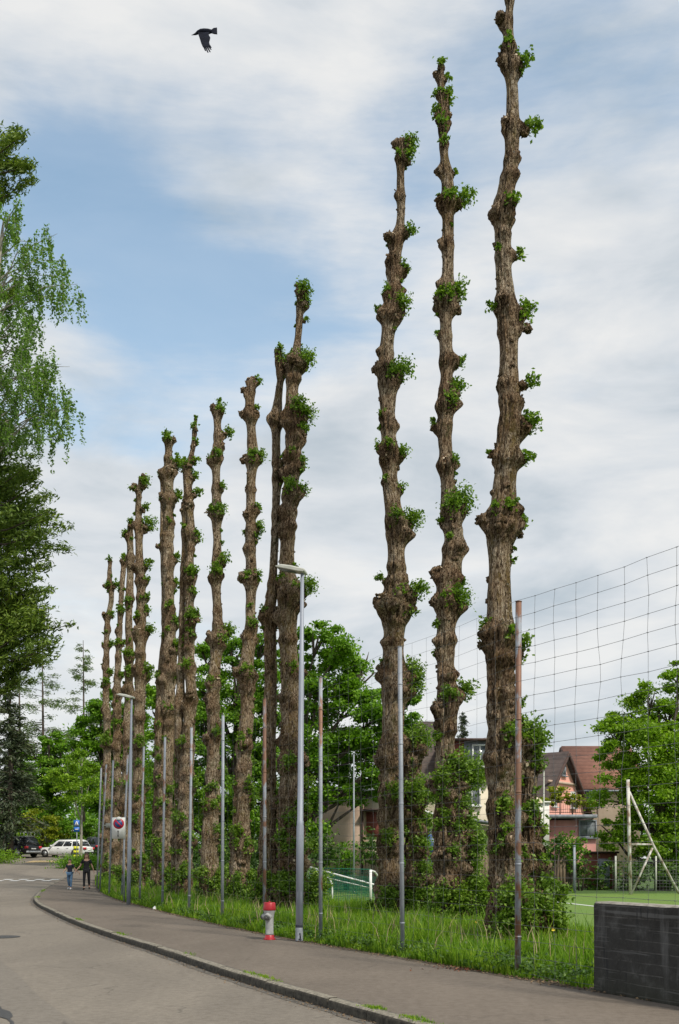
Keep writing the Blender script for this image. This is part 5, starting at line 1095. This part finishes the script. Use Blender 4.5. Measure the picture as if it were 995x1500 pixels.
for i, (x, y, rx, ry, d, mt, lb) in enumerate([
    (470, 1250, 34, 34, 52, 'dark_leaf', 'dark round shrub behind the left end of the tipped goal'),
    (508, 1255, 30, 30, 53, 'maple_leaf', 'green shrub behind the net of the tipped goal'),
    (545, 1250, 30, 36, 52, 'dark_leaf', 'dark shrub below the brown door of the beige building'),
    (600, 1255, 34, 44, 51, 'maple_leaf', 'tall shrub left of the blue fronted shed'),
    (660, 1270, 34, 40, 48, 'dark_leaf', 'dark shrub left of the plank fence'),
    (810, 1245, 26, 30, 50, 'dark_leaf', 'dark bush at the foot of the distant white lamp pole'),
    (835, 1240, 26, 34, 51, 'maple_leaf', 'green bush beneath the balcony of the pink house'),
    (850, 1270, 28, 40, 51.5, 'dark_leaf', 'dark shrub behind the short grey pitch post'),
    (880, 1290, 26, 30, 52.5, 'dark_leaf', 'dark shrub in front of the brick shed'),
    (925, 1285, 34, 30, 51.5, 'dark_leaf', 'dark shrub behind the chain link fence near its first post'),
    (975, 1285, 36, 34, 51.5, 'dark_leaf', 'dark shrub behind the brace of the rusty steel frame'),
    (745, 1275, 30, 40, 52, 'dark_leaf', 'dark shrub behind the nearest trunk above the plank fence'),
    (420, 1255, 34, 44, 54, 'dark_leaf', 'dark shrub behind the double stemmed trunk'),
    (350, 1265, 40, 50, 56, 'dark_leaf', 'dark shrub behind the twisted top trunk'),
    (290, 1265, 40, 50, 58, 'dark_leaf', 'dark shrub behind the close pair of trunks'),
    (225, 1262, 40, 50, 66, 'dark_leaf', 'dark shrub behind the hooked trunk'),
    (205, 1215, 40, 60, 80, 'maple_leaf', 'taller green bush showing between the hooked trunk and the stout one'),
    (165, 1235, 34, 44, 84, 'dark_leaf', 'dark bush behind the far left end of the trunks')]):
    shrub(x, y, rx, ry, d, mt, lb)

# far-off wood behind everything
rw = np.random.default_rng(404); k = 620; xs = rw.uniform(-130, 130, k); ds = rw.uniform(150, 178, k)
hh = np.array([7.0+3.5*mnoise.noise((x*.06, 0, 3))+2.5*mnoise.noise((x*.21, 5, 3)) for x in xs]); zz_ = rw.uniform(.2, 1, k)*hh
cc_ = np.stack([xs, ds, zz_+2.4], 1); idx = rw.integers(0, k, 70000); q = cc_[idx]+rw.normal(size=(70000, 3))*[2.2, 1.6, 1.1]
V, Fs, var = leaves(q, .34, .4, r=rw); setp(mk('distant_wood', V, Fs, M['maple_leaf'], var=var, smooth=False), 'far-off green wood closing the view behind the houses and the parking area', 'wood', kind='stuff')

# spruces, larches
def conifer(name, label, d, x, ytop, ybot, halfw, mat, nb, leaf, seed, droop=.25, sparse=1.0, tr=.2, fill=60, group=None, frac0=.0):
    s = d/F; rr = np.random.default_rng(seed); top = P(x, ytop, d); gz = float(G(top[0], d)); b0 = np.array([top[0], d, gz-.2]); root = thing(name, label, 'tree', (b0[0], d, gz), group)
    mb = MB(); mb.tube([b0, (b0+top)/2+[.1, 0, 0], top], [tr*1.2, tr*.7, .03], 10)
    zb = CAMZ+(HY-ybot)*s; P_ = []; D_ = []
    for i in range(nb):
        t = rr.uniform(0, 1)**.9; z = top[2]*(1-t)+zb*t; a = rr.uniform(0, 2*math.pi); L = halfw*s*((t*.92+.08)**.8)*rr.uniform(.65, 1.1)
        st = np.array([b0[0], d, z]); dr = np.array([math.cos(a), math.sin(a), rr.uniform(-.05, .25)]); e = st+dr*L; e[2] -= droop*L
        mb.tube([st, st+dr*L*.55, e], [tr*.22*(.3+t), tr*.13*(.3+t), .01], 5, cap=False)
        n_ = int(fill*L*sparse); u = rr.uniform(frac0, 1, n_)[:, None]; q = st*(1-u)**2+2*(st+dr*L*.55)*u*(1-u)+e*u*u
        q = q+rr.normal(size=(n_, 3))*[.16*L**.5, .16*L**.5, .10*L**.5]*(1); q[:, 2] -= np.abs(rr.normal(size=n_))*.08*L**.5; P_.append(q); dv2 = np.tile(dr, (n_, 1)); dv2[:, 2] -= .3; D_.append(dv2)
    mb.build('trunk', M['branch_bark'], root, True)
    V, Fs, var = leaves(np.concatenate(P_), leaf, .3, .28, np.concatenate(D_), rr); mk('crown', V, Fs, M[mat], root, False, var)
    return root
conifer('spruce', 'grey green spruce with drooping boughs at the left edge behind the black off-roader', 86, 14, 985, 1232, 62, 'spruce_needle', 130, .20, 5, .3, 1, .3, 46)
conifer('spruce', 'small dark spruce tip above the cream house dormer', 100, 678, 1042, 1120, 20, 'spruce_needle', 70, .16, 6, .2, 1, .15, 50)
conifer('larch', 'sparse larch with open top left of the pollarded row', 112, 122, 938, 1120, 50, 'larch_needle', 64, .15, 8, .12, 1, .2, 50, 'larches beyond the parking area', .35)
conifer('larch', 'thin leaning larch with bare lower boughs between spruce and open topped larch', 106, 62, 930, 1130, 56, 'larch_needle', 52, .15, 9, .12, .8, .2, 44, 'larches beyond the parking area', .35)
conifer('larch', 'larch farthest left, partly behind the large dark conifer', 108, 28, 960, 1130, 50, 'larch_needle', 52, .15, 10, .12, .8, .2, 44, 'larches beyond the parking area', .35)

# large dark conifer, boughs reaching in from the left
d = 43; s = d/F; root = thing('conifer', 'large dark green conifer with feathery boughs reaching in at the left edge', 'tree', ((-75-HX)*s, d, 0)); rr = np.random.default_rng(77)
mb = MB(); b0 = P(-75, 0, d); b0[2] = -.3; tp = P(-60, 120, d); mb.tube([b0, b0*.5+tp*.5+[.2, 0, 0], tp], [.55, .38, .08], 14); P_ = []; D_ = []
tips = [(52, 222), (46, 240), (30, 205), (12, 178), (25, 245), (4, 262), (8, 385), (2, 372), (28, 650), (50, 668), (44, 640), (66, 712), (56, 700), (84, 742), (90, 765), (80, 785), (92, 795), (74, 815), (60, 838), (52, 862), (34, 880), (20, 900), (66, 760), (40, 740), (30, 790), (20, 850), (10, 700), (5, 660), (24, 722), (86, 892), (92, 922), (80, 905), (94, 945), (72, 900), (60, 885), (70, 958), (48, 975), (30, 990), (20, 940), (40, 920), (8, 965), (10, 930), (0, 620), (15, 600), (-10, 560), (-20, 500), (-10, 820), (0, 880)]
for (tx, ty) in tips:
    for rep in range(5 if ty > 500 else 2):
        e = P(tx+rr.normal()*6-(rep > 0)*rr.uniform(0, 30), ty+rr.normal()*(11 if ty > 500 else 5), d); e[1] += rr.normal()*1.0; z0 = e[2]-rr.uniform(-.6, 2.0)
        t_ = np.clip((z0+.3)/(tp[2]+.3), 0, 1); st = b0*(1-t_)+tp*t_; mid = st*.45+e*.55+[0, 0, -.35]
        if rep < 2: mb.tube([st, mid, e], [.07, .04, .008], 5, cap=False)
        L = np.linalg.norm(e-st); n_ = int((180 if ty > 500 else 320)); u = (rr.uniform(.35, 1, n_)**.7)[:, None]
        q = st*(1-u)**2+2*mid*u*(1-u)+e*u*u; wd = .62*(1.12-u); ang = rr.integers(0, 9, n_)*.7+rep; q = q+np.stack([np.cos(ang*2.1)*.2, np.sin(ang)*.9, np.sin(ang*1.7)*.55], 1)*wd+rr.normal(size=(n_, 3))*[.10, .12, .09]; P_.append(q)
        dv2 = np.tile((e-mid)/np.linalg.norm(e-mid), (n_, 1))+rr.normal(size=(n_, 3))*.5+[0, 0, .15]; D_.append(dv2)
mb.build('trunk', M['branch_bark'], root, True); V, Fs, var = leaves(np.concatenate(P_), .115, .2, .30, np.concatenate(D_), rr); mk('crown', V, Fs, M['conifer_needle'], root, False, var)
# birch with hanging twigs
d = 40; s = d/F; root = thing('birch', 'birch with hanging fine twigs and small leaves at the left edge', 'tree', ((-35-HX)*s, d, 0)); rr = np.random.default_rng(78)
mb = MB(); b0 = P(-35, 0, d); b0[2] = -.3; tp = P(6, 320, d); mb.tube([b0, b0*.4+tp*.6-[.6, 0, 0], tp], [.28, .2, .03], 12); P_ = []
heads = [(20, 312), (36, 312), (8, 330), (40, 345), (60, 370), (85, 362), (95, 360), (70, 395), (50, 400), (100, 402), (115, 408), (85, 400), (30, 400), (20, 430), (40, 440), (60, 450), (65, 470), (10, 470), (25, 500), (45, 510), (60, 500), (20, 560), (45, 545), (70, 540), (90, 530), (98, 545), (105, 570), (112, 590), (85, 575), (65, 580), (40, 590), (20, 600), (100, 610), (80, 620), (60, 620), (30, 630), (10, 620), (5, 540), (0, 500), (0, 440), (0, 380), (50, 570), (90, 600), (75, 560), (15, 520), (35, 470)]
for (hx_, hy_) in heads:
    for rep in range(3):
        e = P(hx_+rr.normal()*4-2, hy_+rr.normal()*5, d); e[1] += rr.normal()*.8; t_ = np.clip((e[2]-rr.uniform(.6, 1.8)+.3)/(tp[2]+.3), 0, .98); st = b0*(1-t_)+tp*t_+[-.2, 0, 0]; md = st*.4+e*.6+[0, 0, .35]
        if rep == 0: mb.tube([st, md, e], [.035, .02, .006], 4, cap=False)
        for k in range(4):
            u = rr.uniform(.66, 1); q0 = st*(1-u)**2+2*md*u*(1-u)+e*u*u; L = rr.uniform(.35, 1.35); n_ = int(30*L+8)
            tt = np.sort(rr.uniform(0, 1, n_))[:, None]; sw = np.array([rr.normal()*.12, rr.normal()*.1, 0]); line = q0+sw*tt+np.array([0, 0, -1])*L*tt
            mb.tube([q0, q0+sw*.5-[0, 0, L*.5], q0+sw-[0, 0, L]], .0035, 3, cap=False); P_.append(line+rr.normal(size=(n_, 3))*.055)
mb.build('trunk', M['pale_bark'], root, True); V, Fs, var = leaves(np.concatenate(P_), .058, .1, .62, None, rr); mk('crown', V, Fs, M['birch_leaf'], root, False, var)

# ---------------------------------------------------------------- cars
M['car_black'] = two('car_black', (.008, .009, .011), (.016, .017, .02), 3, .25, 0, metal=.2)
M['car_white'] = two('car_white', (.66, .66, .64), (.76, .76, .74), 3, .25, 0)
M['car_dark'] = two('car_dark', (.03, .034, .045), (.045, .05, .06), 3, .25, 0, metal=.3)
M['car_glass'] = two('car_glass', (.015, .018, .02), (.04, .045, .05), 2, .08, 0)
M['tyre'] = two('tyre', (.012, .012, .012), (.03, .03, .03), 10, .8, .1)
M['rim'] = two('rim', (.25, .26, .27), (.42, .43, .44), 8, .35, 0, metal=.6)
M['tail_red'] = two('tail_red', (.42, .01, .015), (.6, .02, .03), 9, .2, 0)
M['head_glass'] = two('head_glass', (.5, .52, .55), (.7, .72, .75), 9, .15, 0)
M['silver_trim'] = two('silver_trim', (.36, .37, .38), (.5, .51, .52), 6, .35, 0, metal=.4)
def car(label, px, d, heading, L, W, Hh, bm_, ride=.2, boxy=0., rack=False, skid=False, group='cars parked beyond the junction'):
    q = P(px, 0, d); gz = float(G(q[0], d))-.12; root = thing('parked_car', label, 'car', (q[0], d, gz), group); root.rotation_euler = (0, 0, heading)
    ORG[root.name] = np.zeros(3)           # parts are built in the car's own axes, nose towards +x
    h = L/2; w2 = W/2; belt = Hh*.60; z0 = ride
    def loft(mb, secs, close=True, mi=0):
        n_ = len(secs[0]); V = np.array(secs).reshape(-1, 3); qd = []
        for i in range(len(secs)-1):
            for j in range(n_ if close else n_-1): qd.append((i*n_+j, i*n_+(j+1) % n_, (i+1)*n_+(j+1) % n_, (i+1)*n_+j))
        mb.add(V, [qd], mi); mb.add(V, [[tuple(range(n_))[::-1], tuple(range((len(secs)-1)*n_, len(secs)*n_))]], mi)
    # lower body: rounded sections front to back
    st = [(-h, .80, z0+.22, belt*.86), (-h+.08, .93, z0+.08, belt*.98), (-h+.5, 1.0, z0, belt+.02), (-h*.3, 1.0, z0, belt+.02), (h*.25, 1.0, z0, belt), (h*.45, .99, z0, belt-.04), (h-.45, .95, z0, belt*.90), (h-.1, .86, z0+.06, belt*.76), (h, .72, z0+.18, belt*.62)]
    secs = []
    for (x, ww, za, zb_) in st:
        y = w2*ww; secs.append([(x, -y*.90, za), (x, -y, za+.10), (x, -y, (za+zb_)*.55), (x, -y*.965, zb_-.06), (x, -y*.86, zb_), (x, y*.86, zb_), (x, y*.965, zb_-.06), (x, y, (za+zb_)*.55), (x, y, za+.10), (x, y*.90, za)])
    mb = MB(); loft(mb, secs)
    # wheel arch lips
    wx = (h*.60, -h*.60); wr = Hh*.215
    for x in wx:
        for s_g in (-1, 1):
            a_ = np.linspace(0, math.pi, 12); mb.tube([(x+math.cos(t)*wr*1.14, s_g*(w2-.01), wr+math.sin(t)*wr*1.14) for t in a_], .035, 6)
    body = mb.build('body', M[bm_], root, True)
    for m_ in body.data.polygons: pass
    # cabin
    rb = -h+.12+(.28*(1-boxy)); rt = -h+.45+(.25*(1-boxy)); ft = h*.12; fb = h*.42
    cs = [(rb, belt-.02, .84, rb), (rt, Hh-.03, .70, rt)]
    def ring(z, yw, xr, xf): return [(xr, -yw, z), (xf, -yw, z), (xf, yw, z), (xr, yw, z)]
    lo = ring(belt-.01, w2*.87, rb, fb); mid_ = ring(Hh-.10, w2*.74, rt-.06, ft+.10); hi_ = ring(Hh, w2*.66, rt+.08, ft-.08)
    mb = MB(); loft(mb, [lo, mid_, hi_]); cab = mb.build('cabin', M[bm_], root, False)
    # side glass, split by pillars; front and rear glass, each proud of the cabin
    def lerp(a, b_, t): return np.array(a)*(1-t)+np.array(b_)*t
    for s_g in (-1, 1):
        i0, i1 = (0, 1) if s_g < 0 else (3, 2)
        A, B, C_, D_ = np.array(lo[i0]), np.array(lo[i1]), np.array(mid_[i1]), np.array(mid_[i0])
        def pt(u, v): return (A*(1-u)+B*u)*(1-v)+(D_*(1-u)+C_*u)*v+np.array([0, s_g*.012, 0])
        for (u0, u1) in ((.06, .30), (.33, .60), (.63, .90)):
            mb = MB(); qd = [pt(u0, .10), pt(u1, .10), pt(u1-(.0), .94), pt(u0, .94)]; mb.add(qd+[p-np.array([0, s_g*.01, 0]) for p in qd], [[(0, 1, 2, 3), (7, 6, 5, 4), (0, 4, 5, 1), (1, 5, 6, 2), (2, 6, 7, 3), (3, 7, 4, 0)]]); mb.build('side_window', M['car_glass'], root)
    for nm, (a, b_, c_, e_), xo in (('windscreen', (1, 2, 2, 1), .014), ('rear_window', (3, 0, 0, 3), -.014)):
        A, B, C_, D_ = np.array(lo[a]), np.array(lo[b_]), np.array(mid_[c_]), np.array(mid_[e_])
        def pt(u, v): return (A*(1-u)+B*u)*(1-v)+(D_*(1-u)+C_*u)*v+np.array([xo, 0, .004])
        mb = MB(); qd = [pt(.07, .12), pt(.93, .12), pt(.92, .93), pt(.08, .93)]; mb.add(qd+[p-np.array([xo*.8, 0, 0]) for p in qd], [[(0, 1, 2, 3), (7, 6, 5, 4), (0, 4, 5, 1), (1, 5, 6, 2), (2, 6, 7, 3), (3, 7, 4, 0)]]); mb.build(nm, M['car_glass'], root)
    for x in wx:
        for s_g in (-1, 1):
            mb = MB(); y0, y1 = s_g*(w2-.20), s_g*(w2+.015); mb.tube([(x, y0, wr), (x, y0+s_g*.02, wr), (x, y1-s_g*.02, wr), (x, y1, wr)], [wr*.93, wr, wr, wr*.93], 24); wh = mb.build('wheel', M['tyre'], root, True)
            mb = MB(); mb.tube([(x, y1-s_g*.01, wr), (x, y1+s_g*.006, wr)], wr*.62, 20); 
            mb.build('rim', M['rim'], wh, False)
    for s_g in (-1, 1):
        mb = MB(); mb.box((-h+.05, s_g*w2*.80, belt*.82), (.16, .30, .20)); mb.build('tail_light', M['tail_red'], root)
        mb = MB(); mb.box((h-.09, s_g*w2*.72, belt*.66), (.22, .36, .14)); mb.build('headlight', M['head_glass'], root)
        mb = MB(); mb.box((h*.33, s_g*(w2+.05), belt+.08), (.12, .20, .13)); mb.build('wing_mirror', M[bm_], root)
        mb = MB(); mb.tube([(rt+.2, s_g*w2*.64, Hh+.03), (ft-.1, s_g*w2*.64, Hh+.03)], .018, 6); mb.build('roof_rail', M['silver_trim'], root)
        for xh in (h*.05, -h*.32): mb = MB(); mb.box((xh, s_g*(w2+.006), belt-.13), (.16, .02, .03)); mb.build('door_handle', M['silver_trim'], root)
    mb = MB(); mb.box((-h-.005, 0, belt*.70), (.02, .50, .11)); mb.build('number_plate', M['sign_white'], root)
    mb = MB(); mb.box((-h+.02, 0, z0+.18), (.14, W*.84, .18)); mb.build('bumper', M['silver_trim' if skid else 'tyre'], root)
    if rack:
        mb = MB(); a_ = np.linspace(0, 1, 2)
        for z in (Hh+.08, Hh+.42):
            mb.tube([(rt+.1, -w2*.62, z), (rt+1.3, -w2*.62, z), (rt+1.3, w2*.62, z), (rt+.1, w2*.62, z), (rt+.1, -w2*.62, z)], .022, 6)
        for x in np.linspace(rt+.1, rt+1.3, 4):
            for y in (-w2*.62, w2*.62): mb.tube([(x, y, Hh), (x, y, Hh+.42)], .015, 5)
        mb.build('roof_rack', M['silver_trim'], root)
    return root
car('black off-roader with a roof basket, rear turned to the road', 22, 88, R(150), 4.5, 1.9, 1.72, 'car_black', .28, 1, True, True)
car('white estate car with roof rails, nearest the traffic island', 95, 88.5, R(166), 4.7, 1.82, 1.47, 'car_white', .18, .4)
car('dark car showing a red tail light beside the end posts', 139, 93, R(128), 4.4, 1.82, 1.58, 'car_dark', .2, .8)

# ---------------------------------------------------------------- people
M['skin'] = two('skin', (.42, .24, .17), (.50, .30, .21), 8, .6, 0)
M['black_cloth'] = two('black_cloth', (.008, .008, .010), (.018, .018, .022), 20, .9, .2)
M['navy_cloth'] = two('navy_cloth', (.010, .012, .022), (.022, .024, .04), 20, .9, .2)
M['denim'] = two('denim', (.06, .13, .24), (.13, .23, .36), 14, .9, .2)
M['hair_dark'] = two('hair_dark', (.018, .011, .008), (.05, .03, .02), 20, .7, .3)
M['hair_brown'] = two('hair_brown', (.07, .03, .018), (.15, .07, .035), 20, .7, .3)
M['shoe_white'] = two('shoe_white', (.6, .6, .6), (.75, .75, .75), 9, .6, .1)
def skin_mesh(verts, edges, radii, sub=1):
    me = bpy.data.meshes.new('tmp'); me.from_pydata(verts, edges, []); o = bpy.data.objects.new('tmp', me); COL.objects.link(o)
    bm = bmesh.new(); bm.from_mesh(me); ly = bm.verts.layers.skin.verify(); bm.verts.ensure_lookup_table()
    for v, r_ in zip(bm.verts, radii): v[ly].radius = (r_, r_) if np.isscalar(r_) else r_
    bm.verts[0][ly].use_root = True; bm.to_mesh(me); bm.free()
    o.modifiers.new('s', 'SKIN').use_smooth_shade = True; m = o.modifiers.new('u', 'SUBSURF'); m.levels = sub; m.render_levels = sub
    dg = bpy.context.evaluated_depsgraph_get(); ev = o.evaluated_get(dg); em = ev.to_mesh()
    V = np.array([v.co[:] for v in em.vertices]); Fq = [tuple(p.vertices) for p in em.polygons]; ev.to_mesh_clear()
    bpy.data.objects.remove(o); bpy.data.meshes.remove(me)
    f4 = [f for f in Fq if len(f) == 4]; f3 = [f for f in Fq if len(f) == 3]
    return V, [f for f in (f4, f3) if f]
def person(label, px, yfeet, d, H, heading, pose, top, trouser, shoe, hair, longhair):
    q = P(px, yfeet, d); gz = float(G(q[0], d)); root = thing('person', label, 'person', (q[0], d, gz)); root.rotation_euler = (0, 0, heading); ORG[root.name] = np.zeros(3)
    k = H/1.70   # figure faces -y
    J = {'pel': (0, 0, .93), 'wai': (0, 0, 1.05), 'che': (0, 0, 1.26), 'shc': (0, .01, 1.39), 'nek': (0, .0, 1.46), 'hd0': (0, -.01, 1.54), 'hd1': (0, -.015, 1.61), 'hd2': (0, 0, 1.67),
         'nose': (0, -.105, 1.575)}
    for s_g, n_ in ((-1, 'R'), (1, 'L')):
        f = pose['leg'+n_]; a = pose['arm'+n_]
        J['hip'+n_] = (s_g*.09, 0, .90); J['kne'+n_] = (s_g*.10, -.02-f*.20, .50); J['ank'+n_] = (s_g*.10, -f*.34+(.10 if f < 0 else 0), .09+(0.05 if f < 0 else 0)); J['toe'+n_] = (s_g*.12, J['ank'+n_][1]-.17, .035)
        J['sho'+n_] = (s_g*.165, .01, 1.37); J['elb'+n_] = (s_g*(.22+a[0]*.08), .02-a[1]*.12, 1.11); J['wri'+n_] = (s_g*(.24+a[0]*.24), -.02-a[1]*.28, .90+a[2]*.2); J['plm'+n_] = (J['wri'+n_][0]+s_g*.01*(1+a[0]*4), J['wri'+n_][1]-.01, J['wri'+n_][2]-.07)
    rad = {'pel': (.15, .11), 'wai': (.125, .095), 'che': (.145, .105), 'shc': (.12, .085), 'nek': .052, 'hd0': (.07, .085), 'hd1': (.078, .095), 'hd2': .05, 'nose': .014}
    for n_ in 'RL':
        rad.update({'hip'+n_: .088, 'kne'+n_: .056, 'ank'+n_: .038, 'toe'+n_: .03, 'sho'+n_: .055, 'elb'+n_: .038, 'wri'+n_: .025, 'plm'+n_: (.032, .016)})
    E = [('pel', 'wai'), ('wai', 'che'), ('che', 'shc'), ('shc', 'nek'), ('nek', 'hd0'), ('hd0', 'hd1'), ('hd1', 'hd2'), ('hd0', 'nose')]
    for n_ in 'RL': E += [('pel', 'hip'+n_), ('hip'+n_, 'kne'+n_), ('kne'+n_, 'ank'+n_), ('ank'+n_, 'toe'+n_), ('shc', 'sho'+n_), ('sho'+n_, 'elb'+n_), ('elb'+n_, 'wri'+n_), ('wri'+n_, 'plm'+n_)]
    for s_g, n_ in ((-1, 'R'), (1, 'L')):
        pm = np.array(J['plm'+n_])
        for fi in range(5):
            L = (.05, .075, .08, .075, .06)[fi]; oy = (-.035, -.025, -.008, .008, .024)[fi]; a_ = pm+[s_g*.002, oy, -.02 if fi else .02]; b_ = a_+np.array([-s_g*.004, -.03 if fi == 0 else -.004, -L*.55]); c_ = b_+np.array([-s_g*.014, 0, -L*.45])
            for t_, p_ in (('a', a_), ('b', b_), ('c', c_)): J['f%s%d%s' % (n_, fi, t_)] = tuple(p_); rad['f%s%d%s' % (n_, fi, t_)] = .0085
            E += [('plm'+n_, 'f%s%da' % (n_, fi)), ('f%s%da' % (n_, fi), 'f%s%db' % (n_, fi)), ('f%s%db' % (n_, fi), 'f%s%dc' % (n_, fi))]
    def sub(keys, edges, grow, name, mt, parent=root, lv=2, over={}):
        ks = list(keys); ix = {a: i for i, a in enumerate(ks)}; vs = [tuple(np.array(over.get(a, J[a]))*k) for a in ks]
        rs = [tuple(np.array(rad[a] if not np.isscalar(rad[a]) else (rad[a],)*2)*k+grow) for a in ks]
        V, Fs = skin_mesh(vs, [(ix[a], ix[b_]) for a, b_ in edges if a in ix and b_ in ix], rs, lv); return mk(name, V, Fs, mt, parent, True)
    body = sub(J.keys(), E, 0, 'body', M['skin'])
    over = {}
    for n_ in 'RL': over['elb'+n_] = tuple(np.array(J['sho'+n_])*.35+np.array(J['elb'+n_])*.65); over['nek'] = (0, .01, 1.425)
    sub(['wai', 'pel', 'che', 'shc', 'nek', 'shoR', 'shoL', 'elbR', 'elbL'], [('shc', 'nek'), ('pel', 'wai'), ('wai', 'che'), ('che', 'shc'), ('shc', 'shoR'), ('shc', 'shoL'), ('shoR', 'elbR'), ('shoL', 'elbL')], .016, 'shirt', M[top], body, 2, over)
    over = {a: (J[a][0], J[a][1], J[a][2]+.03) for a in ('ankR', 'ankL')}
    sub(['pel', 'hipR', 'kneR', 'ankR', 'hipL', 'kneL', 'ankL'], [('pel', 'hipR'), ('hipR', 'kneR'), ('kneR', 'ankR'), ('pel', 'hipL'), ('hipL', 'kneL'), ('kneL', 'ankL')], .012, 'trousers', M[trouser], body, 2, over)
    for n_ in 'RL':
        a_ = np.array(J['ank'+n_]); t_ = np.array(J['toe'+n_]); V, Fs = skin_mesh([tuple((a_+[0, .05, -.045])*k), tuple((a_+[0, 0, -.03])*k), tuple(((a_+t_)/2+[0, 0, -.01])*k), tuple((t_+[0, -.03, 0])*k)], [(0, 1), (1, 2), (2, 3)], [.04*k, .05*k, .047*k, .036*k], 2); mk('shoe', V, Fs, M[shoe], body, True)
    V, Fc = ICO[3]; hv = V.copy(); hd = np.array([0, .012, 1.615])*k
    hv = np.array([v*(1+.06*mnoise.noise(Vector(v)*3)) for v in hv])*np.array([.092, .105, .108])*k+hd; keep = [f for f in Fc if not all((hv[i][1] < hd[1]-.03*k and hv[i][2] < hd[2]+.045*k) for i in f)]
    mbh = MB(); mbh.add(hv, [np.array(keep)])
    if longhair:
        for s_g in (-1, 1): mbh.tube([np.array(p)*k for p in [(s_g*.07, .03, 1.66), (s_g*.095, .02, 1.57), (s_g*.10, -.01, 1.46), (s_g*.09, -.05, 1.36)]], np.array([.03, .035, .034, .012])*k, 8)
        mbh.tube([np.array(p)*k for p in [(0, .06, 1.66), (0, .09, 1.55), (0, .08, 1.42)]], np.array([.05, .06, .03])*k, 10)
    mbh.build('hair', M[hair], body, True)
    mbe = MB()
    for s_g in (-1, 1): V, Fc = ICO[2]; mbe.add(V*.012*k+np.array([s_g*.032, -.082, 1.60])*k, [Fc])
    mbe.add(ICO[2][0]*np.array([.022, .01, .006])*k+np.array([0, -.088, 1.535])*k, [ICO[2][1]]); mbe.build('eyes_and_mouth', M['hair_dark'], body, True)
    mbe = MB()
    for s_g in (-1, 1): mbe.add(ICO[2][0]*np.array([.012, .02, .03])*k+np.array([s_g*.088, 0, 1.585])*k, [ICO[2][1]])
    mbe.build('ears', M['skin'], body, True)
person('woman walking in black t-shirt and black trousers with dark shoes', 127, 1302, 49, 1.72, R(8), {'legR': .5, 'legL': -.4, 'armR': (.9, .35, .1), 'armL': (.35, -.2, 0)}, 'black_cloth', 'black_cloth', 'hair_dark', 'hair_brown', True)
person('child walking in dark t-shirt, blue jeans and white shoes', 102.5, 1303, 49, 1.45, R(-4), {'legR': -.3, 'legL': .35, 'armR': (.1, .6, .9), 'armL': (1.2, .2, .4)}, 'navy_cloth', 'denim', 'shoe_white', 'hair_dark', False)

# ---------------------------------------------------------------- crow in flight
M['crow'] = two('crow', (.004, .005, .010), (.010, .012, .022), 12, .9, .2); M['crow'].node_tree.nodes['Principled BSDF'].inputs['Specular IOR Level'].default_value = .15
d = 20; s = d/F; bc = P(300, 47, d); cr = thing('crow', 'black crow in flight high in the sky, heading left', 'bird', tuple(bc)); mb = MB()
def bp(x, y, dy=0): q = P(300+(x-425)*1.06*70/995, 47+(y-384)*1.0*70/995, d+dy); return q
mb.tube([bp(165, 448), bp(205, 438), bp(245, 425), bp(290, 392), bp(345, 375), bp(420, 375), bp(500, 372), bp(560, 370), bp(610, 365)], [.003, .010, .020, .032, .045, .052, .045, .030, .02], 14)
# tail fan, wings with separate primary feathers, all thin solid plates fused to the body
def plate(pts, t=.006): 
    pts = [np.array(p) for p in pts]; n_ = len(pts); mb.add([p-[0, t, 0] for p in pts]+[p+[0, t, 0] for p in pts], [[tuple(range(n_)), tuple(range(2*n_-1, n_-1, -1))]]); mb.add([p-[0, t, 0] for p in pts]+[p+[0, t, 0] for p in pts], [[(i, n_+i, n_+(i+1) % n_, (i+1) % n_) for i in range(n_)]])
def strip_plate(top, bot, t):
    for i in range(len(top)-1): plate([top[i], top[i+1], bot[i+1], bot[i]], t)
strip_plate([bp(560, 338, .02), bp(605, 305, .03), bp(668, 298, .05)], [bp(560, 402, -.02), bp(612, 418, -.04), bp(672, 425, -.03)], .012)
strip_plate([bp(290, 390, -.02), bp(310, 460, -.07), bp(332, 530, -.13), bp(355, 610, -.19), bp(388, 690, -.25)], [bp(525, 375, -.01), bp(500, 440, -.06), bp(535, 500, -.12), bp(512, 590, -.18), bp(535, 690, -.25)], .012)
for (a, b_) in (((402, 670), (442, 790)), ((434, 675), (490, 825)), ((466, 675), (532, 815)), ((498, 675), (550, 765)), ((518, 660), (552, 725))):
    plate([bp(a[0]-17, a[1], -.25), bp(a[0]+17, a[1]-4, -.25), bp(b_[0]+12, b_[1]-14, -.31), bp(b_[0]-12, b_[1]-16, -.31)], .004)
strip_plate([bp(330, 380, .03), bp(370, 470, .18), bp(420, 580, .30)], [bp(500, 380, .03), bp(485, 490, .18), bp(490, 590, .30)], .01)
mb.build('body', M['crow'], cr, False)
